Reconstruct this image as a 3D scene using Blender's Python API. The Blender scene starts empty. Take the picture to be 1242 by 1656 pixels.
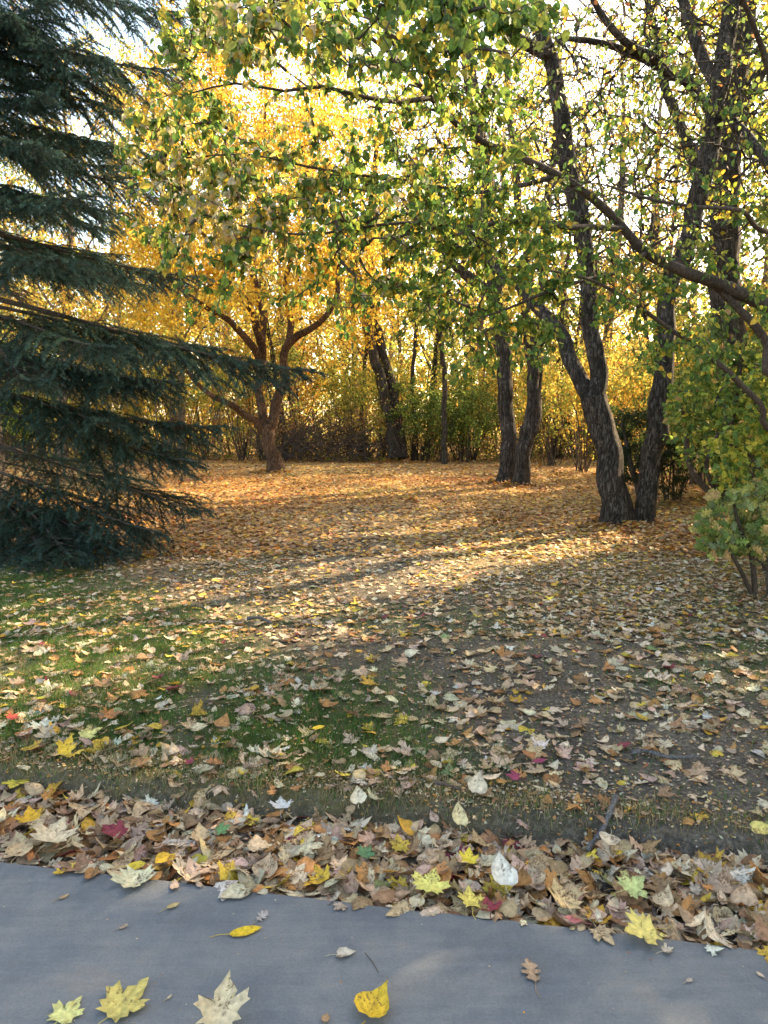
import bpy, math, random
import numpy as np
from mathutils import Vector
R = math.radians
rng = np.random.default_rng(7)
random.seed(7)
S = bpy.context.scene
COL = S.collection

# ---------------------------------------------------------------- camera
PITCH, CAMH, FPX = R(7.5), 1.6, 1196.0
cam_d = bpy.data.cameras.new("camera"); cam = bpy.data.objects.new("camera", cam_d); COL.objects.link(cam)
cam_d.sensor_fit = 'VERTICAL'; cam_d.sensor_height = 36; cam_d.lens = 26.0
cam_d.clip_start = 0.05; cam_d.clip_end = 1500
cam.location = (0, 0, CAMH); cam.rotation_euler = (R(90) - PITCH, 0, 0)
S.camera = cam

# ---------------------------------------------------------------- sky, sun, exposure
SUN_AZ, SUN_EL = R(50), R(34)
w = bpy.data.worlds.new("World"); S.world = w; w.use_nodes = True
nt = w.node_tree; bg = nt.nodes['Background']
sky = nt.nodes.new('ShaderNodeTexSky'); sky.sky_type = 'NISHITA'; sky.sun_disc = False
sky.sun_elevation = SUN_EL; sky.sun_rotation = SUN_AZ
sky.air_density = 1.0; sky.dust_density = 1.6
sky.ozone_density = .6
wb = nt.nodes.new('ShaderNodeMixRGB'); wb.blend_type = 'MULTIPLY'; wb.inputs[0].default_value = 1; wb.inputs[2].default_value = (1.11, 1.0, .83, 1)
nt.links.new(sky.outputs[0], wb.inputs[1]); nt.links.new(wb.outputs[0], bg.inputs[0]); bg.inputs[1].default_value = 0.15
sd = bpy.data.lights.new("sun", 'SUN'); so = bpy.data.objects.new("sun", sd); COL.objects.link(so)
sd.energy = 4.5; sd.angle = R(0.5); sd.color = (1.0, 0.79, 0.49)
sv = Vector((math.sin(SUN_AZ) * math.cos(SUN_EL), math.cos(SUN_AZ) * math.cos(SUN_EL), math.sin(SUN_EL)))
so.rotation_euler = sv.to_track_quat('Z', 'Y').to_euler(); so.location = (12, 10, 14)
S.view_settings.view_transform = 'Standard'; S.view_settings.look = 'None'
S.view_settings.gamma = 1; S.view_settings.exposure = 2.4
S.cycles.max_bounces = 7; S.cycles.diffuse_bounces = 4; S.cycles.transmission_bounces = 5
S.cycles.glossy_bounces = 1; S.cycles.transparent_max_bounces = 4
S.cycles.sample_clamp_indirect = 6

# ---------------------------------------------------------------- pixel <-> world (photo pixels 1242 x 1656)
CP, SP = math.cos(PITCH), math.sin(PITCH)
def P(px, py, z):
    a = (px - 621) / FPX * z; b = (py - 828) / FPX * z
    return np.array([a, z * CP - b * SP, CAMH - z * SP - b * CP])
def G(px, py, z0=0.0):
    b = (py - 828) / FPX; t = (CAMH - z0) / (SP + b * CP)
    return P(px, py, t)
def proj(p):
    p = np.atleast_2d(p); y = p[:, 1]; h = p[:, 2] - CAMH
    z = y * CP - h * SP; b = -(y * SP + h * CP)
    z = np.where(z < 0.05, 0.05, z)
    return np.stack([621 + p[:, 0] / z * FPX, 828 + b / z * FPX, z], 1)

# ---------------------------------------------------------------- ground height
def vnoise(x, y, s, seed=0):
    x = np.asarray(x, float) / s; y = np.asarray(y, float) / s
    xi = np.floor(x).astype(np.int64); yi = np.floor(y).astype(np.int64)
    fx = x - xi; fy = y - yi; fx = fx * fx * (3 - 2 * fx); fy = fy * fy * (3 - 2 * fy)
    def h(a, b):
        n = (a * 374761393 + b * 668265263 + seed * 974634777) & 0xffffffff
        n = ((n ^ (n >> 13)) * 1274126177) & 0xffffffff
        return ((n ^ (n >> 16)) & 0xffff) / 65535.0
    return (h(xi, yi) * (1 - fx) + h(xi + 1, yi) * fx) * (1 - fy) + (h(xi, yi + 1) * (1 - fx) + h(xi + 1, yi + 1) * fx) * fy
EDX, EDY = 1.0, -0.178
EN = math.hypot(EDX, EDY)
def U(x, y):          # distance beyond the pavement's edge
    return (np.asarray(y) - 2.246 - EDY * np.asarray(x)) / EN
def sm(a, b, x):
    t = np.clip((np.asarray(x) - a) / (b - a), 0, 1); return t * t * (3 - 2 * t)
def H(x, y):
    u = U(x, y)
    wob = 0.05 * (vnoise(x, y, 0.35, 3) - .5) + 0.1 * (vnoise(x, y, 1.1, 4) - .5)
    bank = sm(0.53, 0.62, u + wob)
    z = -0.055 + bank * 0.095
    z = z + sm(0.5, 1.5, u) * (0.03 * (vnoise(x, y, 1.7, 5) - .5) + 0.012 * (vnoise(x, y, .4, 6) - .5))
    z = z + 0.006 * (vnoise(x, y, .09, 8) - .5)
    z = z + sm(6, 30, u) * 0.14 * (vnoise(x, y, 7, 9) - .5)
    return np.where(u < 0.02, -0.09, z)

# ---------------------------------------------------------------- mesh building
class MB:
    def __init__(s): s.v = []; s.f = []; s.c = []; s.n = 0
    def add(s, v, faces, col=(1, 1, 1), mat=0, smooth=True):
        v = np.asarray(v, np.float32).reshape(-1, 3)
        c = np.broadcast_to(np.asarray(col, np.float32), (len(v), 3))
        s.v.append(v); s.c.append(c)
        for f in faces:
            f = np.asarray(f, np.int64)
            s.f.append((f + s.n, mat, smooth))
        s.n += len(v)
    def build(s, name, mats, parent=None, loc=None):
        me = bpy.data.meshes.new(name)
        v = np.concatenate(s.v); c = np.concatenate(s.c)
        if loc is not None: v = v - np.asarray(loc, np.float32)
        me.vertices.add(len(v)); me.vertices.foreach_set('co', v.ravel())
        loops = np.concatenate([f.ravel() for f, _, _ in s.f])
        tot = np.concatenate([np.full(len(f), f.shape[1]) for f, _, _ in s.f])
        mi = np.concatenate([np.full(len(f), m) for f, m, _ in s.f])
        smo = np.concatenate([np.full(len(f), q) for f, _, q in s.f])
        st = np.concatenate([[0], np.cumsum(tot)[:-1]])
        me.loops.add(len(loops)); me.loops.foreach_set('vertex_index', loops.astype(np.int32))
        me.polygons.add(len(tot)); me.polygons.foreach_set('loop_start', st.astype(np.int32))
        me.polygons.foreach_set('material_index', mi.astype(np.int32))
        me.update(calc_edges=True)
        me.polygons.foreach_set('use_smooth', smo.astype(bool))
        a = me.color_attributes.new('Col', 'FLOAT_COLOR', 'POINT')
        a.data.foreach_set('color', np.concatenate([c, np.ones((len(c), 1), np.float32)], 1).ravel())
        for m in (mats if isinstance(mats, (list, tuple)) else [mats]): me.materials.append(m)
        o = bpy.data.objects.new(name, me); COL.objects.link(o)
        if parent is not None: o.parent = parent
        return o
def tag(o, label=None, cat=None, group=None, kind=None):
    if label: o['label'] = label
    if cat: o['category'] = cat
    if group: o['group'] = group
    if kind: o['kind'] = kind
    return o
def empty(name, loc=(0, 0, 0)):
    o = bpy.data.objects.new(name, None); COL.objects.link(o); o.location = loc
    o.empty_display_size = .2
    return o
def copy_tree(o):
    c = o.copy(); COL.objects.link(c)
    for ch in o.children:
        d = ch.copy(); COL.objects.link(d); d.parent = c
        for g in ch.children:
            e = g.copy(); COL.objects.link(e); e.parent = d
    return c

def catmull(pts, seg):
    pts = np.asarray(pts, float)
    if len(pts) < 3:
        n = max(2, int(np.linalg.norm(pts[-1, :3] - pts[0, :3]) / seg) + 1)
        t = np.linspace(0, 1, n)[:, None]; return pts[0] * (1 - t) + pts[-1] * t
    q = np.vstack([2 * pts[0] - pts[1], pts, 2 * pts[-1] - pts[-2]]); out = []
    for i in range(1, len(q) - 2):
        n = max(1, int(np.linalg.norm(q[i + 1, :3] - q[i, :3]) / seg)); t = (np.arange(n) / n)[:, None]
        a, b, c, d = q[i - 1], q[i], q[i + 1], q[i + 2]
        out.append(.5 * (2 * b + (c - a) * t + (2 * a - 5 * b + 4 * c - d) * t ** 2 + (3 * b - a - 3 * c + d) * t ** 3))
    out.append(pts[-1:]); return np.vstack(out)
def tube(mb, pts, rad, n=5, col=(1, 1, 1), mat=0, rough=0.0, flare=None, cap=False):
    pts = np.asarray(pts, float); rad = np.asarray(rad, float); m = len(pts)
    T = np.gradient(pts, axis=0); T /= np.linalg.norm(T, axis=1)[:, None] + 1e-9
    A = np.zeros_like(T); A[0] = np.cross(T[0], [0.3, 0.9, 0.2]); A[0] /= np.linalg.norm(A[0]) + 1e-9
    for i in range(1, m):
        a = A[i - 1] - T[i] * A[i - 1].dot(T[i]); A[i] = a / (np.linalg.norm(a) + 1e-9)
    B = np.cross(T, A); th = np.arange(n) / n * 2 * math.pi
    r = rad[:, None] * np.ones((1, n))
    if rough:
        L = np.concatenate([[0], np.cumsum(np.linalg.norm(np.diff(pts, axis=0), axis=1))])
        tt, ll = np.meshgrid(th, L); R0 = rad.mean()
        sd_ = int(abs(pts[0, 0]) * 977) % 91
        k = np.minimum(tt, 2 * math.pi - tt)
        nz = vnoise(np.cos(tt) * R0 * 6 + 9, np.sin(tt) * R0 * 6 + ll * .35 + 7, .28, sd_) * .6 + vnoise(np.cos(tt) * R0 * 14 + 3, np.sin(tt) * R0 * 14 + ll * .8, .3, sd_ + 1) * .4
        r = r * (1 + rough * (nz - .5) * 2)
    if flare is not None:
        L = np.concatenate([[0], np.cumsum(np.linalg.norm(np.diff(pts, axis=0), axis=1))])
        ph = rng.uniform(0, 6, 2)
        lob = 1 + .35 * np.sin(3 * th + ph[0]) + .25 * np.sin(5 * th + ph[1])
        r = r * (1 + flare * np.exp(-L / (rad[0] * 1.1))[:, None] * lob[None, :])
    V = pts[:, None, :] + r[..., None] * (A[:, None, :] * np.cos(th)[None, :, None] + B[:, None, :] * np.sin(th)[None, :, None])
    i = np.arange(m - 1)[:, None] * n; j = np.arange(n)[None, :]; k = (j + 1) % n
    F = np.stack([i + j, i + k, i + n + k, i + n + j], -1).reshape(-1, 4)
    fs = [F]
    if cap: fs.append(np.array([[(m - 1) * n + q for q in range(n)]])); fs.append(np.array([[q for q in range(n)][::-1]]))
    mb.add(V.reshape(-1, 3), fs, col, mat)

def norm(a): return a / (np.linalg.norm(a, axis=-1, keepdims=True) + 1e-9)
def rdir(n, r=None):
    v = (r or rng).normal(size=(n, 3)); return norm(v)

# leaf templates: (verts x,y in unit of leaf length, faces)
def tmpl(outline, ring=False):
    o = np.array(outline, float); cx = np.array([[0, o[:, 1].mean()]])
    if not ring:
        v = np.vstack([o, cx]); n = len(o)
        f = [np.array([[i, (i + 1) % n, n] for i in range(n)])]
    else:
        inn = cx + (o - cx) * .52; v = np.vstack([o, inn, cx]); n = len(o)
        f = [np.array([[i, (i + 1) % n, n + (i + 1) % n, n + i] for i in range(n)]), np.array([[n + i, n + (i + 1) % n, 2 * n] for i in range(n)])]
    return v, f
def mir(h): return [(x, y) for x, y in h] + [(-x, y) for x, y in h[::-1] if abs(x) > 1e-6]
O_MAPLE = mir([(0, 0), (.12, .02), (.34, -.07), (.30, .06), (.47, .10), (.36, .22), (.42, .30), (.60, .40), (.50, .47), (.52, .62), (.36, .56), (.22, .50), (.24, .66), (.13, .76), (.10, .84), (0, 1.0)])
O_OAK = mir([(0, 0), (.06, .12), (.20, .16), (.24, .24), (.10, .30), (.13, .38), (.32, .44), (.34, .52), (.15, .56), (.17, .64), (.30, .70), (.27, .78), (.14, .82), (.10, .93), (0, 1.0)])
O_HEART = mir([(0, 0.04), (.16, -.03), (.34, .08), (.42, .26), (.38, .46), (.26, .66), (.10, .86), (0, 1.02)])
O_OVAL = mir([(0, 0), (.15, .12), (.24, .32), (.25, .52), (.17, .76), (.06, .93), (0, 1.0)])
T_MAPLE, T_OAK, T_HEART, T_OVAL = [tmpl(o, True) for o in (O_MAPLE, O_OAK, O_HEART, O_OVAL)]
L_MAPLE = tmpl(mir([(0, 0), (.30, -.04), (.27, .1), (.55, .38), (.3, .45), (.2, .62), (0, 1)]))
L_HEX = tmpl(mir([(0, 0), (.3, .2), (.34, .55), (0, 1)]))
L_HEART = (np.array([(0, 0), (-.22, -.02), (-.4, .2), (-.3, .6), (0, 1.02), (.3, .6), (.4, .2), (.22, -.02)], float), [np.array([[0, 4, 3, 2, 1], [0, 7, 6, 5, 4]])])
L_QUAD = (np.array([(0, 0), (-.34, .45), (0, 1), (.34, .45)], float), [np.array([[0, 3, 2, 1]])])
L_SLIM = (np.array([(0, 0), (-.2, .45), (0, 1), (.2, .45)], float), [np.array([[0, 3, 2, 1]])])

def leaves(mb, T, pos, ydir, nrm, size, col, cx=0.0, cy=0.0, fold=0.0, crum=0.0, mat=0, smooth=True, xyj=0.0):
    v, fs = T; K = len(v); N = len(pos)
    Y = norm(ydir); Z = norm(nrm - Y * np.sum(nrm * Y, 1, keepdims=True)); X = np.cross(Y, Z)
    x = np.broadcast_to(v[:, 0], (N, K)); y = np.broadcast_to(v[:, 1], (N, K)) - .45
    q = lambda a: np.broadcast_to(np.asarray(a, float), (N,))[:, None]
    z = q(cx) * x * x + q(cy) * y * y + q(fold) * np.abs(x)
    if crum: z = z + rng.normal(0, crum, (N, K))
    if xyj:
        x = x * q(rng.uniform(.8, 1.15, N)) + rng.normal(0, xyj, (N, K)) * (np.abs(v[:, 0]) > .02); y = y + rng.normal(0, xyj, (N, K)) + q(rng.normal(0, .12, N)) * x
    s = q(size)
    V = pos[:, None, :] + s[..., None] * (x[..., None] * X[:, None] + (y + .45)[..., None] * Y[:, None] + z[..., None] * Z[:, None])
    C = np.repeat(np.broadcast_to(np.asarray(col, float), (N, 3)), K, axis=0)
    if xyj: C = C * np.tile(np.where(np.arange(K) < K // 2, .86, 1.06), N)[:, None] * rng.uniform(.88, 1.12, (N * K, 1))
    off = (np.arange(N) * K)[:, None, None]
    mb.add(V.reshape(-1, 3), [(f[None] + off).reshape(-1, f.shape[1]) for f in fs], C, mat, smooth)

def pal(colors, weights, n, jit=.18, r=None):
    r = r or rng
    c = np.array(colors, float); wgt = np.array(weights, float); wgt /= wgt.sum()
    i = r.choice(len(c), n, p=wgt); o = c[i]
    o = o * r.uniform(1 - jit, 1 + jit, (n, 1)) * r.uniform(1 - jit * .4, 1 + jit * .4, (n, 3))
    return np.clip(o, .004, .9)

# ---------------------------------------------------------------- materials
def newmat(name):
    m = bpy.data.materials.new(name); m.use_nodes = True; m.node_tree.nodes.clear()
    N = m.node_tree.nodes; Lk = m.node_tree.links.new
    out = N.new('ShaderNodeOutputMaterial'); return m, N, Lk, out
def setramp(r, stops):
    e = r.color_ramp.elements
    while len(e) > 1: e.remove(e[-1])
    e[0].position, e[0].color = stops[0][0], (*stops[0][1], 1)
    for p, c in stops[1:]:
        k = e.new(p); k.color = (*c, 1)
def leafmat(name, trans=.5, spots=0.25, scale=70, gloss=.25, boost=1.5, specks=False):
    m, N, L, out = newmat(name)
    at = N.new('ShaderNodeAttribute'); at.attribute_name = 'Col'
    tc = N.new('ShaderNodeTexCoord'); no = N.new('ShaderNodeTexNoise'); no.inputs['Scale'].default_value = scale; no.inputs['Detail'].default_value = 2
    L(tc.outputs['Object'], no.inputs['Vector'])
    rm = N.new('ShaderNodeMapRange'); rm.inputs[1].default_value = .35; rm.inputs[2].default_value = .7
    rm.inputs[3].default_value = 1 + spots * .4; rm.inputs[4].default_value = 1 - spots * 1.6
    L(no.outputs[0], rm.inputs[0])
    mu = N.new('ShaderNodeVectorMath'); mu.operation = 'SCALE'; L(at.outputs['Color'], mu.inputs[0]); L(rm.outputs[0], mu.inputs['Scale'])
    if specks:
        n2 = N.new('ShaderNodeTexNoise'); n2.inputs['Scale'].default_value = 130; n2.inputs['Detail'].default_value = 3; L(tc.outputs['Object'], n2.inputs['Vector'])
        n3 = N.new('ShaderNodeTexNoise'); n3.inputs['Scale'].default_value = 17; L(tc.outputs['Object'], n3.inputs['Vector'])
        ad = N.new('ShaderNodeMath'); ad.operation = 'ADD'; L(n2.outputs[0], ad.inputs[0]); L(n3.outputs[0], ad.inputs[1])
        rr = N.new('ShaderNodeMapRange'); rr.inputs[1].default_value = 1.10; rr.inputs[2].default_value = 1.22; rr.inputs[4].default_value = .8; L(ad.outputs[0], rr.inputs[0])
        mb_ = N.new('ShaderNodeMixRGB'); mb_.inputs[2].default_value = (.14, .075, .035, 1); L(rr.outputs[0], mb_.inputs[0]); L(mu.outputs[0], mb_.inputs[1]); mu = mb_
    p = N.new('ShaderNodeBsdfPrincipled'); L(mu.outputs[0], p.inputs['Base Color']); p.inputs['Roughness'].default_value = .55
    p.inputs['Specular IOR Level'].default_value = gloss
    if trans > 0:
        t = N.new('ShaderNodeBsdfTranslucent'); m2 = N.new('ShaderNodeVectorMath'); m2.operation = 'SCALE'
        L(mu.outputs[0], m2.inputs[0]); m2.inputs['Scale'].default_value = boost; L(m2.outputs[0], t.inputs[0])
        mx = N.new('ShaderNodeMixShader'); mx.inputs[0].default_value = trans
        L(p.outputs[0], mx.inputs[1]); L(t.outputs[0], mx.inputs[2]); L(mx.outputs[0], out.inputs[0])
    else: L(p.outputs[0], out.inputs[0])
    return m
def barkmat(name, c1, c2, scale=9, stretch=.26, bump=.9):
    m, N, L, out = newmat(name)
    tc = N.new('ShaderNodeTexCoord'); mp = N.new('ShaderNodeMapping'); mp.inputs['Scale'].default_value = (1, 1, stretch)
    L(tc.outputs['Object'], mp.inputs[0])
    n1 = N.new('ShaderNodeTexNoise'); n1.inputs['Scale'].default_value = scale * 2.6; n1.inputs['Detail'].default_value = 6; n1.inputs['Roughness'].default_value = .65
    L(mp.outputs[0], n1.inputs[0])
    vo = N.new('ShaderNodeTexVoronoi'); vo.feature = 'DISTANCE_TO_EDGE'; vo.inputs['Scale'].default_value = scale * 2.2
    mxv = N.new('ShaderNodeMixRGB'); mxv.inputs[0].default_value = .16; L(mp.outputs[0], mxv.inputs[1]); L(n1.outputs['Color'], mxv.inputs[2]); L(mxv.outputs[0], vo.inputs[0])
    n2 = N.new('ShaderNodeTexNoise'); n2.inputs['Scale'].default_value = 2.5; n2.inputs['Detail'].default_value = 3; L(tc.outputs['Object'], n2.inputs[0])
    r = N.new('ShaderNodeValToRGB'); setramp(r, [(.3, tuple(a * .55 for a in c1)), (.5, c1), (.75, c2)]); L(n1.outputs[0], r.inputs[0])
    cr = N.new('ShaderNodeMapRange'); cr.inputs[1].default_value = 0; cr.inputs[2].default_value = .16; cr.inputs[3].default_value = .4; cr.inputs[4].default_value = 1; cr.inputs[3].default_value = .42; L(vo.outputs[0], cr.inputs[0])
    v1 = N.new('ShaderNodeVectorMath'); v1.operation = 'SCALE'; L(r.outputs[0], v1.inputs[0]); L(cr.outputs[0], v1.inputs['Scale'])
    p2 = N.new('ShaderNodeMapRange'); p2.inputs[1].default_value = .3; p2.inputs[2].default_value = .7; p2.inputs[3].default_value = .7; p2.inputs[4].default_value = 1.25; L(n2.outputs[0], p2.inputs[0])
    v2 = N.new('ShaderNodeVectorMath'); v2.operation = 'SCALE'; L(v1.outputs[0], v2.inputs[0]); L(p2.outputs[0], v2.inputs['Scale'])
    p = N.new('ShaderNodeBsdfPrincipled'); L(v2.outputs[0], p.inputs['Base Color']); p.inputs['Roughness'].default_value = .9; p.inputs['Specular IOR Level'].default_value = .15
    ad = N.new('ShaderNodeMath'); ad.operation = 'ADD'; L(n1.outputs[0], ad.inputs[0]); L(cr.outputs[0], ad.inputs[1])
    bu = N.new('ShaderNodeBump'); bu.inputs['Strength'].default_value = bump; bu.inputs['Distance'].default_value = .05; L(ad.outputs[0], bu.inputs['Height']); L(bu.outputs[0], p.inputs['Normal'])
    L(p.outputs[0], out.inputs[0]); return m
M_NEAR = leafmat('green_leaf', .46, .3, 55, .3, 1.4)
M_FAR = leafmat('autumn_leaf', .5, .1, 9, .12, 1.35)
M_LIT = leafmat('fallen_leaf', .12, .2, 60, .18, 1.2, True)
M_NEEDLE = leafmat('spruce_needle', .3, .25, 2.2, .1, 1.3)
M_GRASS = leafmat('grass_blade', .35, .2, 6, .2, 1.5)
M_BARK = barkmat('furrowed_bark', (.095, .076, .062), (.20, .17, .145))
M_BARKR = barkmat('reddish_bark', (.15, .085, .05), (.28, .19, .12), 10, .3)
M_TWIG = barkmat('twig_bark', (.10, .075, .06), (.19, .15, .12), 22, .5, .3)
M_PALE = barkmat('pale_bark', (.30, .23, .17), (.48, .40, .31), 8, .3)
M_STICK = barkmat('weathered_stick', (.16, .15, .15), (.36, .34, .33), 40, 1, .5)

def groundmat():
    m, N, L, out = newmat('soil_and_turf')
    tc = N.new('ShaderNodeTexCoord'); sx = N.new('ShaderNodeSeparateXYZ'); L(tc.outputs['Object'], sx.inputs[0])
    def noise(s, d=4, r=.6):
        n = N.new('ShaderNodeTexNoise'); n.inputs['Scale'].default_value = s; n.inputs['Detail'].default_value = d; n.inputs['Roughness'].default_value = r; L(tc.outputs['Object'], n.inputs[0]); return n
    n1 = noise(45, 6, .75); r1 = N.new('ShaderNodeValToRGB'); setramp(r1, [(.3, (.045, .039, .034)), (.48, (.105, .09, .076)), (.62, (.21, .18, .145)), (.75, (.38, .33, .27))]); L(n1.outputs[0], r1.inputs[0])
    n2 = noise(60, 5, .7); r2 = N.new('ShaderNodeValToRGB'); setramp(r2, [(.35, (.024, .038, .012)), (.55, (.05, .085, .022)), (.75, (.12, .13, .05))]); L(n2.outputs[0], r2.inputs[0])
    at = N.new('ShaderNodeAttribute'); at.attribute_name = 'Col'; sa = N.new('ShaderNodeSeparateColor'); L(at.outputs['Color'], sa.inputs[0])
    mx = N.new('ShaderNodeMixRGB'); L(sa.outputs[0], mx.inputs[0]); L(r1.outputs[0], mx.inputs[1]); L(r2.outputs[0], mx.inputs[2])
    vo = N.new('ShaderNodeTexVoronoi'); vo.inputs['Scale'].default_value = 17; L(tc.outputs['Object'], vo.inputs[0])
    sc = N.new('ShaderNodeSeparateColor'); L(vo.outputs['Color'], sc.inputs[0])
    r3 = N.new('ShaderNodeValToRGB'); setramp(r3, [(0, (.10, .055, .025)), (.25, (.30, .16, .06)), (.5, (.44, .24, .08)), (.72, (.52, .36, .18)), (.9, (.60, .40, .08))]); L(sc.outputs[0], r3.inputs[0])
    m3 = N.new('ShaderNodeMixRGB'); L(sa.outputs[1], m3.inputs[0]); L(mx.outputs[0], m3.inputs[1]); L(r3.outputs[0], m3.inputs[2])
    n4 = noise(.9, 3); r4 = N.new('ShaderNodeMapRange'); r4.inputs[1].default_value = .3; r4.inputs[2].default_value = .7; r4.inputs[3].default_value = .75; r4.inputs[4].default_value = 1.2; L(n4.outputs[0], r4.inputs[0])
    v = N.new('ShaderNodeVectorMath'); v.operation = 'SCALE'; L(m3.outputs[0], v.inputs[0]); L(r4.outputs[0], v.inputs['Scale'])
    p = N.new('ShaderNodeBsdfPrincipled'); L(v.outputs[0], p.inputs['Base Color']); p.inputs['Roughness'].default_value = .95; p.inputs['Specular IOR Level'].default_value = .1
    n5 = noise(90, 6, .8); bu = N.new('ShaderNodeBump'); bu.inputs['Strength'].default_value = .8; bu.inputs['Distance'].default_value = .02; L(n5.outputs[0], bu.inputs['Height']); L(bu.outputs[0], p.inputs['Normal'])
    L(p.outputs[0], out.inputs[0]); return m
def concretemat():
    m, N, L, out = newmat('worn_concrete')
    tc = N.new('ShaderNodeTexCoord')
    def noise(s, d=4, r=.6):
        n = N.new('ShaderNodeTexNoise'); n.inputs['Scale'].default_value = s; n.inputs['Detail'].default_value = d; n.inputs['Roughness'].default_value = r; L(tc.outputs['Object'], n.inputs[0]); return n
    a = noise(1.9, 8, .72); ra = N.new('ShaderNodeValToRGB'); setramp(ra, [(.32, (.088, .097, .110)), (.45, (.122, .130, .140)), (.56, (.156, .158, .160)), (.70, (.215, .190, .165))]); L(a.outputs[0], ra.inputs[0])
    b = noise(110, 6, .85); rb = N.new('ShaderNodeMapRange'); rb.inputs[1].default_value = .3; rb.inputs[2].default_value = .7; rb.inputs[3].default_value = .76; rb.inputs[4].default_value = 1.24; L(b.outputs[0], rb.inputs[0])
    v = N.new('ShaderNodeVectorMath'); v.operation = 'SCALE'; L(ra.outputs[0], v.inputs[0]); L(rb.outputs[0], v.inputs['Scale'])
    # broom-worn scuffs running across the slab
    mp = N.new('ShaderNodeMapping'); mp.inputs['Scale'].default_value = (3, 26, 1); mp.inputs['Rotation'].default_value = (0, 0, R(-10)); L(tc.outputs['Object'], mp.inputs[0])
    c = N.new('ShaderNodeTexNoise'); c.inputs['Scale'].default_value = 1.3; c.inputs['Detail'].default_value = 4; L(mp.outputs[0], c.inputs[0])
    rc = N.new('ShaderNodeMapRange'); rc.inputs[1].default_value = .35; rc.inputs[2].default_value = .75; rc.inputs[3].default_value = .95; rc.inputs[4].default_value = 1.12; L(c.outputs[0], rc.inputs[0])
    v2 = N.new('ShaderNodeVectorMath'); v2.operation = 'SCALE'; L(v.outputs[0], v2.inputs[0]); L(rc.outputs[0], v2.inputs['Scale'])
    # pale grit specks
    vo = N.new('ShaderNodeTexVoronoi'); vo.inputs['Scale'].default_value = 16; vo.inputs['Randomness'].default_value = 1; L(tc.outputs['Object'], vo.inputs[0])
    lt = N.new('ShaderNodeMath'); lt.operation = 'LESS_THAN'; lt.inputs[1].default_value = .035; L(vo.outputs['Distance'], lt.inputs[0])
    sc = N.new('ShaderNodeSeparateColor'); L(vo.outputs['Color'], sc.inputs[0]); g = N.new('ShaderNodeMath'); g.operation = 'GREATER_THAN'; g.inputs[1].default_value = .8; L(sc.outputs[0], g.inputs[0])
    mm = N.new('ShaderNodeMath'); mm.operation = 'MULTIPLY'; L(lt.outputs[0], mm.inputs[0]); L(g.outputs[0], mm.inputs[1])
    mx = N.new('ShaderNodeMixRGB'); mx.inputs[2].default_value = (.5, .47, .42, 1); L(mm.outputs[0], mx.inputs[0]); L(v2.outputs[0], mx.inputs[1])
    p = N.new('ShaderNodeBsdfPrincipled'); L(mx.outputs[0], p.inputs['Base Color']); p.inputs['Roughness'].default_value = .72; p.inputs['Specular IOR Level'].default_value = .35
    bu = N.new('ShaderNodeBump'); bu.inputs['Strength'].default_value = .35; bu.inputs['Distance'].default_value = .006; L(b.outputs[0], bu.inputs['Height']); L(bu.outputs[0], p.inputs['Normal'])
    L(p.outputs[0], out.inputs[0]); return m

# ---------------------------------------------------------------- ground sheet
def gz_grass(x, y):   # how grassy
    u = U(x, y)
    base = sm(.45, .75, u) * (1 - sm(3.6, 5.6, u)) * (1 - sm(-.5, .9, np.asarray(x) + .75 * (np.asarray(y) - 3.1)))
    nz = vnoise(x, y, .9, 21) * .6 + vnoise(x, y, .33, 22) * .4
    rp = sm(.6, 1.2, u) * (1 - .7 * sm(2.5, 4, u)) * .22 * sm(.45, .75, vnoise(x, y, .8, 23))
    return np.clip(base * sm(.05, .38, nz) + rp, 0, 1)
def gz_leaf(x, y):    # how much the soil is hidden by trodden leaves
    u = U(x, y)
    pathx = np.interp(y, [2.6, 4, 5.5, 7, 9, 12], [1.25, .95, .35, -.05, -.45, -.5])
    path = np.exp(-((np.asarray(x) - pathx) / 1.15) ** 2) * (1 - sm(8, 13, u))
    far = sm(2.5, 9, u)
    return np.clip((.15 + .75 * far) * (1 - .75 * path) * (.6 + .6 * vnoise(x, y, 1.2, 31)), 0, .93)
def spaced(a, b, s0, g):
    o = [a]
    while o[-1] < b: o.append(o[-1] + s0); s0 *= g
    return o
ys = [-60, -20, -5, 0.8] + list(np.arange(1.5, 6.0, .03)) + spaced(6.0, 400, .06, 1.035)
xr = list(np.arange(0, 4.2, .035)) + spaced(4.2, 400, .08, 1.06)
xs = np.array([-a for a in xr[:0:-1]] + xr); ys = np.array(ys)
X, Y = np.meshgrid(xs, ys); Z = H(X, Y)
far = np.hypot(X, Y) > 60; Z = np.where(far, 0, Z)
n = len(xs); i, j = np.meshgrid(np.arange(len(ys) - 1), np.arange(n - 1), indexing='ij')
F = np.stack([i * n + j, i * n + j + 1, (i + 1) * n + j + 1, (i + 1) * n + j], -1).reshape(-1, 4)
mb = MB(); mb.add(np.stack([X, Y, Z], -1), [F], np.stack([gz_grass(X, Y), gz_leaf(X, Y), 0 * X], -1).reshape(-1, 3))
tag(mb.build('ground', groundmat()), kind='structure')

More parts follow.
